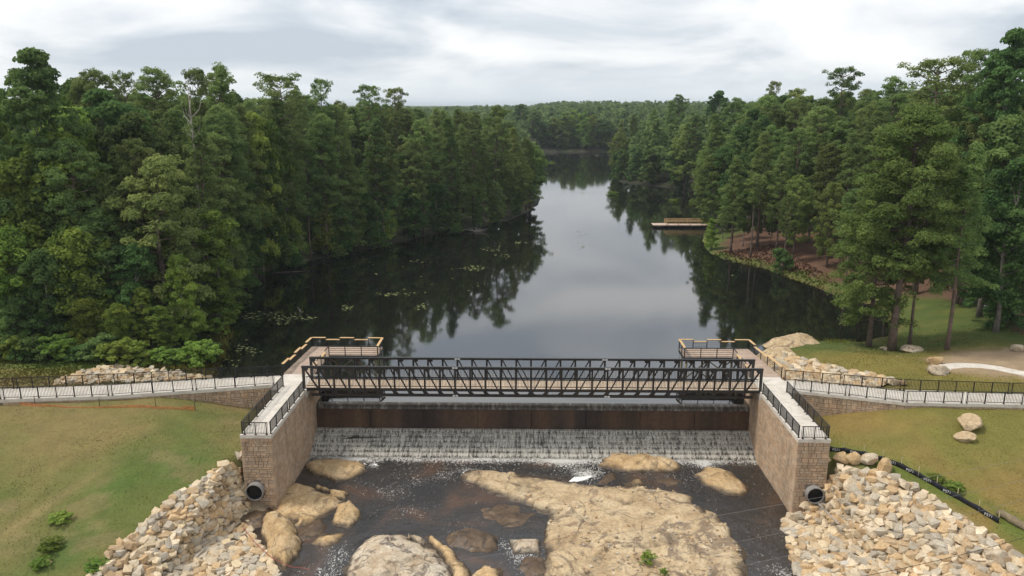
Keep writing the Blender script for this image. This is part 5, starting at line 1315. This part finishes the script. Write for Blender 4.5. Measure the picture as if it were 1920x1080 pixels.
# distant woods: one mass of tree crowns out to the horizon
def distant_woods():
    r = np.random.default_rng(77); Vs, Us, Ws, Ts = [], [], [], []
    y = 235.0; cov = cover.copy(); total = 0
    while y < 1500:
        step = 7.0 + y * 0.006; half = y * 0.70 + 30
        xs = np.arange(-half, half, step) + r.uniform(-0.4, 0.4, int(np.ceil(2 * half / step))) * step; ys = y + r.uniform(-0.4, 0.4, len(xs)) * step
        d = sdist(LAKE, xs, ys); h0 = height(xs, ys)
        for x, yy, dd, z in zip(xs, ys, d, h0):
            if dd < 1.2 or not free(x, yy, 3.0): continue
            H = (r.uniform(13, 21) if yy > 340 else r.uniform(15, 23)) if dd > 9 else r.uniform(9, 15); w = r.uniform(3.2, 4.6) * (1 + yy / 2500)
            u, v, c0, c1 = cols(x, yy, w, z + H); c0, c1 = max(c0, 0), min(c1, 259)
            if c1 < 9 or c0 > 251 or c1 < c0: continue
            if not (cov[c0:c1 + 1] > v + 1.0).any(): continue
            vm = np.interp(u, [700, 1000, 1060, 1240, 1300], [197, 196, 189, 188, 190])
            if v < vm: H -= (vm - v) / F_PX * yy; v = vm
            cov[c0:c1 + 1] = np.minimum(cov[c0:c1 + 1], v + 0.18 * F_PX * H / yy)
            kind = PROTO[r.choice(['pine', 'broad', 'fresh', 'pine', 'broad'])]; p = kind[int(r.integers(len(kind)))]; C, U, V_, T_ = p.arr
            n = int(np.clip(260 * (300 / yy) ** 1.3, 34, 520)); i = r.integers(0, len(C), n); f = min((len(C) / n) ** 0.5 * 0.62, 5.6)
            a = r.uniform(0, 6.28); ca_, sa_ = math.cos(a), math.sin(a); s = np.array([w / 4.0, w / 4.0, H / p.H])
            def rot(q): return np.stack([q[:, 0] * ca_ - q[:, 1] * sa_, q[:, 0] * sa_ + q[:, 1] * ca_, q[:, 2]], 1)
            Vs.append(rot(C[i]) * s + np.array([x, yy, z])); Us.append(rot(U[i]) * f * s[0]); Ws.append(rot(V_[i]) * f * s[0] * 1.3); Ts.append(np.clip(T_[i] * 0.7 + r.uniform(-0.15, 0.45), 0, 1)); total += 1
        y += step * 0.9
    C, U, V_, T_ = (np.concatenate(q) for q in (Vs, Us, Ws, Ts)); vv, ff = diamonds(C, U, V_)
    print('FAR TREES', total, len(ff))
    o = np_mesh('distant_woods', vv, ff, 'far_leaves', face_attrs={'tone': T_}); tag(o, 'hazy green woods stretching from the far shore to the horizon', 'woods', kind='stuff')
    # canopy beyond 1.4 km
    ax = np.linspace(-3800, 3800, 240); ay = np.concatenate([np.arange(1400, 2600, 40), np.arange(2600, 6200, 120)]); X, Y = np.meshgrid(ax, ay)
    Z = height(X, Y) + 17 + (fbm(X * 0.03, Y * 0.012, 91, 3) - 0.5) * 9 - sstep(1400, 1410, Y) * 0
    i = np.arange(X.size).reshape(X.shape); Fq = np.stack([i[:-1, :-1], i[:-1, 1:], i[1:, 1:], i[1:, :-1]], -1).reshape(-1, 4)
    np_mesh('far_canopy', np.stack([X.ravel(), Y.ravel(), Z.ravel()], 1), Fq, 'far_leaves', o, attrs={'tone': fbm(X.ravel() * 0.01, Y.ravel() * 0.01, 93, 3)})
distant_woods()

# grass on the slopes and the lawn: blades too many to count
def grass():
    r = np.random.default_rng(5); out_ = []
    for (x0, x1, y0, y1, n, hgt) in [(-50, -22.9, 43, 70, 24000, 0.05), (24.2, 46, 44, 68, 18000, 0.05), (26, 62, 70.5, 95, 16000, 0.07), (-56, -33, 69, 82, 6000, 0.18), (-40, -33, 78, 95, 3500, 0.5), (34, 50, 120, 150, 2500, 0.3)]:
        X = r.uniform(x0, x1, n); Y = r.uniform(y0, y1, n)
        ds = np.minimum(sdist(A_L, X, Y), sdist(A_R, X, Y)); dk = sdist(LAKE, X, Y)
        nl = np.interp(X, [-60, -47.6, -38.2, -31, -23.9, 25.05, 34.2, 44.6, 60], [63.8, 65.3, 66.3, 67.75, 69.35, 68.7, 66, 65.7, 66.2])
        k = (ds > 0.4) & (dk > -0.3) & ((Y < nl - 0.2) | (Y > nl + 3.0)) & (sdist(DIRT, X, Y) > 0)
        X, Y = X[k], Y[k]; Z = height(X, Y); s = hgt * r.uniform(0.5, 1.4, len(X)) * (0.45 + 0.8 * fbm(X * 0.3, Y * 0.3, 99, 3)); col = gcolor(X, Y) * r.uniform(1.0, 1.45, len(X))[:, None]
        out_.append((X, Y, Z, s, col))
    X, Y, Z, s, col = (np.concatenate([o[i] for o in out_]) for i in range(5))
    n = len(X); a = r.uniform(0, 6.28, n); tri = []
    V = np.zeros((n, 2, 3, 3))
    for j in range(2):
        aa = a + j * 1.7; ca_, sa_ = np.cos(aa), np.sin(aa); lean = r.uniform(-0.6, 0.6, (n, 2))
        V[:, j, 0] = np.stack([X - ca_ * s * 0.7, Y - sa_ * s * 0.7, Z - 0.03], 1); V[:, j, 1] = np.stack([X + ca_ * s * 0.7, Y + sa_ * s * 0.7, Z - 0.03], 1)
        V[:, j, 2] = np.stack([X + lean[:, 0] * s, Y + lean[:, 1] * s, Z + s], 1)
    o = np_mesh('grass', V.reshape(-1, 3), np.arange(n * 6).reshape(-1, 3), 'grass_blade', face_attrs={'gcol': np.repeat(col, 2, 0)})
    tag(o, 'short mixed grass on the slopes and lawn', 'grass', kind='stuff')
grass()

# ------------------------------------------------------------------ silt fence
def silt_fence():
    t = empty('silt_fence'); tag(t, 'black fabric silt fence with white lettering curving across the right slope', 'silt fence')
    pix = [(1553, 846, .3), (1582, 849, .25), (1620, 856, .1), (1655, 866, -.1), (1690, 879, -.3), (1722, 897, -.6), (1756, 917, -.9), (1795, 937, -1.2), (1835, 960, -1.6), (1872, 982, -1.9)]
    pts = []
    for qx, qy, z in pix:
        P = onz(qx, qy, z)
        for _ in range(6): P = onz(qx, qy, hz_at(P[0], P[1]))
        pts.append(np.array(P))
    V = []; n = 10; cols_ = []
    for i in range(len(pts) - 1):
        for k in range(n if i < len(pts) - 2 else n + 1):
            f = k / n; p = pts[i] * (1 - f) + pts[i + 1] * f; cols_.append((p, f))
    R = random.Random(4); Fq = []
    for j, (p, f) in enumerate(cols_):
        sag = 0.07 * math.sin(math.pi * f); w = 0.04 * math.sin(j * 1.3)
        zg = hz_at(p[0], p[1])
        for (hh, o_) in ((-0.12, 0), (0.22, 0.03 * math.sin(j * 0.9)), (0.48 - sag, w)): V.append((p[0], p[1] + o_, zg + hh))
    for j in range(len(cols_) - 1):
        for k in range(2): Fq.append((j * 3 + k, j * 3 + 3 + k, j * 3 + 4 + k, j * 3 + 1 + k))
    fab = np_mesh('fabric', V, Fq, 'silt_fabric', t, smooth=True)
    md = fab.modifiers.new('thickness', 'SOLIDIFY'); md.thickness = 0.012
    for p in pts:
        zg = hz_at(p[0], p[1]); MB().box((p[0] - .022, p[1] + .03, zg - .2), (p[0] + .022, p[1] + .075, zg + 0.95)).build('stake', 'stake_wood', t)
    cu = bpy.data.curves.new('lettering', 'FONT'); cu.body = 'P571'; cu.size = 0.3; cu.extrude = 0.004; cu.align_x = 'CENTER'
    tmp = bpy.data.objects.new('lettering', cu); COL.objects.link(tmp); bpy.context.view_layer.update()
    me = bpy.data.meshes.new_from_object(tmp.evaluated_get(bpy.context.evaluated_depsgraph_get())); bpy.data.objects.remove(tmp); me.name = 'lettering'; me.materials.clear(); me.materials.append(M['white_print'])
    for i in range(len(pts) - 1):
        if i in (7,): continue
        a, b = pts[i], pts[i + 1]; m = (a + b) / 2; d = b - a
        o = bpy.data.objects.new('lettering', me); rz = math.atan2(d[1], d[0]); zg = hz_at(m[0], m[1])
        o.location = (m[0] + math.sin(rz) * 0.06, m[1] - math.cos(rz) * 0.06, zg + 0.13); o.rotation_euler = (math.radians(88), -math.atan2(d[2], math.hypot(d[0], d[1])) * 0, rz); link(o, fab)
silt_fence()
def log_thing(p, q, r, label, mat='dead_wood', name='log', n=9):
    t = MB(); p = Vector(p); q = Vector(q); R = random.Random(int(p.x * 10))
    t.tube([p.lerp(q, i / n) + Vector((0, R.uniform(-.04, .04), R.uniform(-.03, .05))) for i in range(n + 1)], [r * R.uniform(0.85, 1.1) * (0.7 if i in (0, n) else 1) for i in range(n + 1)], 10)
    return tag(t.build(name, mat, smooth=True), label, 'log')
a_, b_ = onz(1868, 978, -1.8), onz(1935, 1018, -2.4)
log_thing((a_[0], a_[1], hz_at(a_[0], a_[1]) + .2), (b_[0], b_[1], hz_at(b_[0], b_[1]) + .2), 0.3, 'brown rolled straw log at the lower right end of the silt fence', 'pile_timber')

# orange mesh fence sagging on the left slope
def orange_fence():
    t = empty('orange_mesh_fence'); tag(t, 'low sagging orange mesh fence on stakes below the left path', 'mesh fence')
    pts = []
    for qx, qy in [(18, 756), (66, 762), (120, 764), (187, 765), (240, 764), (292, 766), (345, 768), (366, 770)]:
        P = onz(qx, qy, 1.6)
        for _ in range(8): P = onz(qx, qy, hz_at(P[0], P[1]))
        pts.append(np.array(P))
    m = MB()
    def top(i, f): return 0.17 + 0.07 * math.sin(i * 1.7 + f * 3) + (0.26 if i >= 6 else 0) + (0.15 * f if i == 5 else 0)
    for i in range(len(pts) - 1):
        L_ = np.linalg.norm(pts[i + 1] - pts[i]); k = int(L_ / 0.07)
        for j in range(k):
            p = pts[i] * (1 - j / k) + pts[i + 1] * (j / k); z = hz_at(p[0], p[1]); m.box((p[0] - .014, p[1] - .006, z - .03), (p[0] + .014, p[1] + .006, z + top(i, j / k)))
        for h in (0.02, 0.09, 0.16, 0.23, 0.30, 0.37):
            if h > top(i, .5) + 0.02: continue
            nseg = 5
            for s_ in range(nseg):
                p, q = (pts[i] * (1 - f) + pts[i + 1] * f for f in (s_ / nseg, (s_ + 1) / nseg))
                m.beam((p[0], p[1] - .008, hz_at(p[0], p[1]) + h), (q[0], q[1] - .008, hz_at(q[0], q[1]) + h), 0.012, 0.035)
    tag(m.build('netting', 'orange_mesh', t), kind='stuff')
    for i in (1, 3, 5, 7):
        p = pts[i]; z = hz_at(p[0], p[1]); MB().box((p[0] - .02, p[1] + .02, z - .2), (p[0] + .02, p[1] + .06, z + 0.95)).build('stake', 'dark_wood', t)
orange_fence()

# ------------------------------------------------------------------ dock across the lake
def dock():
    t = empty('wooden_dock', (0, 0, 0)); tag(t, 'wooden dock with yellow timber railings reaching into the lake from right shore', 'dock')
    x0, x1, x2, y0, y1, z = 30.4, 33.6, 47.5, 183.5, 187.0, 0.62
    R = random.Random(2); d = MB(); x = x0
    while x < x2:
        k = R.uniform(.92, 1.06); d.box((x, y0, z - .06), (x + 0.28, y1, z), (k * 1.25, k * 1.25, k * 1.3)); x += 0.3
    tag(d.build('deck_boards', 'pier_board', t), kind='stuff')
    for y in (y0 + .05, y1 - .05): MB().beam((x0, y, z - .2), (x2, y, z - .2), 0.1, 0.26).build('edge_beam', 'dark_wood', t)
    for i in range(6):
        for y in (y0 + .4, y1 - .4): MB().tube([(x0 + .6 + i * 3.0, y, -1.5), (x0 + .6 + i * 3.0, y, z - .34)], 0.15, 8).build('pile', 'dark_wood', t)
    for y in (y0 + .08, y1 - .08):
        rl = empty('dock_railing', parent=t)
        for i in range(6):
            x = x1 + i * (x2 - x1) / 5; MB().box((x - .07, y - .07, z - .2), (x + .07, y + .07, z + 1.1)).build('post', 'new_timber', rl)
        for h, w in ((1.12, .08), (0.82, .16), (0.45, .16)): MB().beam((x1, y - .0, z + h), (x2, y, z + h), 0.2 if h > 1 else .05, w).build('rail', 'new_timber', rl)
    rl = empty('dock_railing', parent=t)
    for h, w in ((1.12, .08), (0.82, .16), (0.45, .16)): MB().beam((x1, y0 + .2, z + h), (x1, y0 + 1.1, z + h), 0.05, w).build('rail', 'new_timber', rl)
dock()

# curved white walk on the right lawn
def curved_walk():
    t = empty('curved_walk'); tag(t, kind='structure')
    P = [onz(*q, 2.0) for q in [(1757, 703), (1772, 697), (1800, 694), (1835, 696), (1868, 702), (1900, 712), (1940, 722)]]
    for i in range(len(P) - 1):
        for h in range(3):
            a = P[i] * (1 - h / 3) + P[i + 1] * (h / 3); b = P[i] * (1 - (h + 1) / 3) + P[i + 1] * ((h + 1) / 3)
            d0 = (P[i + 1] - P[max(i - 1, 0)]) if h == 0 else (P[i + 1] - P[i]); d1 = (P[min(i + 2, len(P) - 1)] - P[i]) if h == 2 else (P[i + 1] - P[i])
            w = 0.75
            def nn(d): l = math.hypot(d[0], d[1]); return np.array([-d[1] / l * w, d[0] / l * w])
            q = [a[:2] - nn(d0), b[:2] - nn(d1), b[:2] + nn(d1), a[:2] + nn(d0)]
            zs = [max(hz_at(*a[:2]), 1.6) + 0.08, max(hz_at(*b[:2]), 1.6) + 0.08]
            MB().hexa([(*q[0], zs[0] - .3), (*q[1], zs[1] - .3), (*q[2], zs[1] - .3), (*q[3], zs[0] - .3), (*q[0], zs[0]), (*q[1], zs[1]), (*q[2], zs[1]), (*q[3], zs[0])]).build('walk_slab', 'concrete', t)
curved_walk()

# ------------------------------------------------------------------ overhead wires close to the camera
def wire(p0, d0, p1, d1, r, label, mat='wire_metal'):
    A = CP + ray(*p0) * d0; B = CP + ray(*p1) * d1; n = 60; pts = []
    for i in range(n + 1):
        f = -1.1 + 3.2 * i / n; p = A * (1 - f) + B * f; p[2] += 0.55 * (f * (f - 1)) * 1.0
        pts.append(tuple(p))
    o = MB().tube(pts, r, 5).build('overhead_wire', mat); tag(o, label, 'wire', 'power line wires')
wire((677, 1082), 42, (1920, 861), 50, 0.0075, 'topmost thin overhead wire crossing the lower right of the picture')
wire((1050, 1082), 40, (1920, 900), 48, 0.0075, 'second thin overhead wire from the top, over the cream slab')
wire((1290, 1082), 39, (1920, 937), 47, 0.0075, 'third thin overhead wire from the top, over the right stones')
wire((1600, 1084), 36, (1920, 1008), 42, 0.013, 'thick dark overhead cable across the lower right stones', 'black_cable')

# ------------------------------------------------------------------ driftwood, weeds and small things
def branchy(name, base, tips, r, label, mat, cat='driftwood'):
    t = empty(name, base); tag(t, label, cat)
    for tp in tips: MB().tube([(0, 0, 0), (tp[0] * .5, tp[1] * .5, tp[2] * .62), tuple(tp)], [r, r * .75, r * .25], 5).build('branch', mat, t)
P_ = onz(650, 822, -2.9); branchy('driftwood', (P_[0] + .4, 69.6, -3.0), [(-2.9, -.3, -.5), (-1.6, -.5, -.9), (.6, -.2, .35), (2.9, -.1, .1), (-.9, -.6, -.8), (.5, -.9, -1.0)], 0.09, 'dark fallen branch caught on the falls beside the left wall', 'dark_wood')
P_ = onz(1015, 830, -3.3); branchy('driftwood', (P_[0], 69.2, -3.1), [(-.1, .3, .75), (.05, -.9, -1.1), (.35, -.4, -.5), (-.4, -.7, -.8)], 0.07, 'dark stick standing in the middle of the falls', 'dark_wood')
P_ = onz(890, 434, 0.05); branchy('driftwood', tuple(P_), [(-2.4, .2, .5), (1.6, -.2, .9), (2.6, -.3, .2), (.8, .2, 1.3), (-1.2, -.4, .8), (3.2, .3, .6)], 0.10, 'pale bleached branches on the water at the left shore', 'dead_wood')
P_ = onz(563, 585, 0.0); branchy('driftwood', tuple(P_), [(-.4, .1, .75), (.1, 0, .5)], 0.06, 'small pale stick poking out of the dark water near left shore', 'dead_wood')
P_ = onz(540, 512, 0.2); log_thing((P_[0] - 3, P_[1] + .5, .05), (P_[0] + 3.2, P_[1] + 2.2, .12), 0.13, 'brown fallen log along the left shore', 'dark_wood', 'fallen_log')
P_ = onz(1545, 975, -3.4); log_thing((P_[0] - .4, P_[1] + .4, -2.2), (P_[0] + .55, P_[1] - 1.6, -2.9), 0.07, 'thin grey pole leaning below the right drain pipe', 'dead_wood', 'fallen_pole')
def cord(pix, z, label):
    pts = [];
    for qx, qy in pix: p = onz(qx, qy, z); pts.append((p[0], p[1], max(hz_at(p[0], p[1]), WATER_D) + 0.45))
    tag(MB().tube(pts, 0.025, 5).build('cord', 'red_cord'), label, 'cord')
cord([(455, 985), (480, 1015), (510, 1042), (545, 1058), (580, 1062)], -3.6, 'thin red cord trailing over the wet stones at lower left')

def floating_weeds():
    r = np.random.default_rng(15); C = []
    spots = [(510, 592, 62, 9, 90), (560, 597, 40, 4, 40), (525, 602, 18, 8, 40), (880, 503, 30, 5, 60), (650, 578, 14, 8, 30), (735, 552, 30, 4, 36), (790, 575, 12, 6, 20), (925, 467, 28, 6, 30), (945, 480, 16, 4, 20), (975, 455, 12, 4, 16), (780, 490, 22, 3, 16),
             (1095, 362, 40, 3, 40), (1085, 462, 26, 8, 16), (1090, 440, 18, 8, 12), (1035, 293, 34, 2, 14), (1105, 292, 24, 2, 14), (1225, 362, 50, 5, 22), (1190, 375, 20, 3, 30), (1265, 372, 30, 3, 30), (1180, 390, 16, 2, 14), (700, 500, 60, 20, 24), (850, 540, 90, 25, 26), (1045, 300, 20, 1.5, 6), (1060, 380, 30, 20, 10), (1340, 520, 30, 12, 10), (460, 655, 30, 14, 40), (410, 680, 34, 10, 36)]
    for (qx, qy, sx, sy, n) in spots:
        for _ in range(n):
            P = onz(qx + r.normal() * sx * .5, qy + r.normal() * sy * .5, 0.0); C.append((P[0], P[1], 0.012 + r.uniform(0, 0.02)))
    C = np.array(C); dl = sdist(LAKE, C[:, 0], C[:, 1]); C = C[dl < 0.5]; n = len(C); V = []; Fq = []; tone = []
    for i, c in enumerate(C):
        a = r.uniform(0, 6.28); s = r.uniform(0.05, 0.2) * (1 + c[1] / 400); e_ = s * r.uniform(0.3, 0.9); b = len(V)
        for k in range(6):
            an = k * 1.047; x, y = math.cos(an) * s, math.sin(an) * e_; V.append((c[0] + x * math.cos(a) - y * math.sin(a), c[1] + x * math.sin(a) + y * math.cos(a), c[2] + (0.0 if k % 2 else 0.03 * r.random())))
        Fq += [(b, b + 1, b + 2, b + 3), (b, b + 3, b + 4, b + 5)]; tone += [r.random()] * 2
    o = np_mesh('floating_weeds', V, Fq, 'lily_leaf', face_attrs={'tone': tone}); tag(o, 'drifts of floating lily leaves and weed scattered on the lake', 'weeds', kind='stuff')
leafy('lily_leaf', (0.10, 0.085, 0.045), (0.17, 0.18, 0.075), trans=0.05)
floating_weeds()
for i, (qx, qy, h, w, lab) in enumerate([(1147, 365, 1.1, 1.6, 'bright green weed island in the lake near the narrows'), (1262, 378, 0.8, 1.6, 'low green weed island in the cove beyond the dock'), (1300, 385, 0.9, 1.3, 'weed clump near the shore right of the cove island')]):
    P = onz(qx, qy, 0.0); o = shrub_at(P[0], P[1], h, lab, 0, w * 2.0); o.location.z = -0.08; o['category'] = 'weed island'
def reeds():
    r = np.random.default_rng(8); V = []; tone = []
    for (qx, qy, sx, sy, n, h) in [(340, 683, 60, 7, 900, .5), (400, 668, 34, 8, 500, .6), (430, 640, 16, 14, 300, .9), (432, 610, 16, 14, 300, 1.0), (445, 585, 14, 8, 160, .9), (1560, 525, 40, 8, 300, .6), (1400, 495, 40, 8, 300, .35), (1500, 640, 40, 4, 200, .4), (1570, 645, 30, 3, 200, .4)]:
        for _ in range(n):
            P = onz(qx + r.normal() * sx * .5, qy + r.normal() * sy * .5, 0.2); z = max(hz_at(P[0], P[1]), -0.25)
            if z < -0.24: continue
            a = r.uniform(0, 6.28); s = h * r.uniform(.5, 1.3); w = 0.05; l = r.normal(0, .25, 2) * s
            V += [(P[0] - math.cos(a) * w, P[1] - math.sin(a) * w, z - .1), (P[0] + math.cos(a) * w, P[1] + math.sin(a) * w, z - .1), (P[0] + l[0], P[1] + l[1], z + s)]; tone.append(r.random())
    o = np_mesh('shore_reeds', V, np.arange(len(V)).reshape(-1, 3), 'reed_leaf', face_attrs={'tone': tone}); tag(o, 'yellow green reeds and weeds fringing the shore', 'reeds', kind='stuff')
leafy('reed_leaf', (0.16, 0.12, 0.035), (0.11, 0.15, 0.03), trans=0.2)
reeds()

# white slide-like ladder frame and dark bin among the right trees
P_ = onz(1842, 562, 3.0); zg = hz_at(P_[0], P_[1])
t = empty('white_frame', (P_[0], P_[1], zg)); tag(t, 'curved white pipe frame on the red pine straw among right trees', 'pipe frame')
for dx in (0, 0.42): MB().tube([(dx, 0, 0.1), (dx + .45, .5, .9), (dx + .75, .9, 1.7), (dx + .65, 1.0, 2.2)], 0.06, 6).build('rail', 'white_paint', t, smooth=True)
MB().tube([(-.1, -.05, .1), (.85, .0, .12)], 0.07, 6).build('foot_bar', 'white_paint', t); MB().tube([(.62, 1.0, 2.2), (1.1, 1.0, 2.2)], 0.06, 6).build('top_bar', 'white_paint', t)
P_ = onz(1893, 596, 2.6); zg = hz_at(P_[0], P_[1])
t = empty('dark_grill', (P_[0], P_[1], zg)); tag(t, 'dark covered box grill standing on the straw at the right edge', 'grill')
MB().hexa([(-.45, -.35, .35), (.45, -.35, .35), (.45, .35, .35), (-.45, .35, .35), (-.65, -.45, 1.0), (.65, -.45, 1.0), (.65, .45, 1.0), (-.65, .45, 1.0)]).build('box', 'dark_bin', t)
MB().hexa([(-.66, -.46, 1.003), (.66, -.46, 1.003), (.66, .46, 1.003), (-.66, .46, 1.003), (-.5, -.1, 1.3), (.5, -.1, 1.3), (.5, .35, 1.3), (-.5, .35, 1.3)]).build('lid', 'galvanised' if False else 'dark_bin', t)
for dx in (-.3, .3): MB().box((dx - .04, -.04, -.1), (dx + .04, .04, .35)).build('leg', 'dark_bin', t)

# ------------------------------------------------------------------ haze
def haze():
    k = NT('air'); k.N.remove(k.p); v = k.n('ShaderNodeVolumePrincipled'); v.inputs['Color'].default_value = (0.80, 0.87, 0.95, 1); v.inputs['Density'].default_value = 0.00014; v.inputs['Anisotropy'].default_value = 0.2
    k.L.new(v.outputs[0], k.out.inputs['Volume']); M['air'] = k.m
    o = MB().box((-4300, -80, -9), (4300, 6600, 46)).build('haze', 'air'); tag(o, 'thin pale summer haze over the woods', 'haze', kind='stuff')
haze()
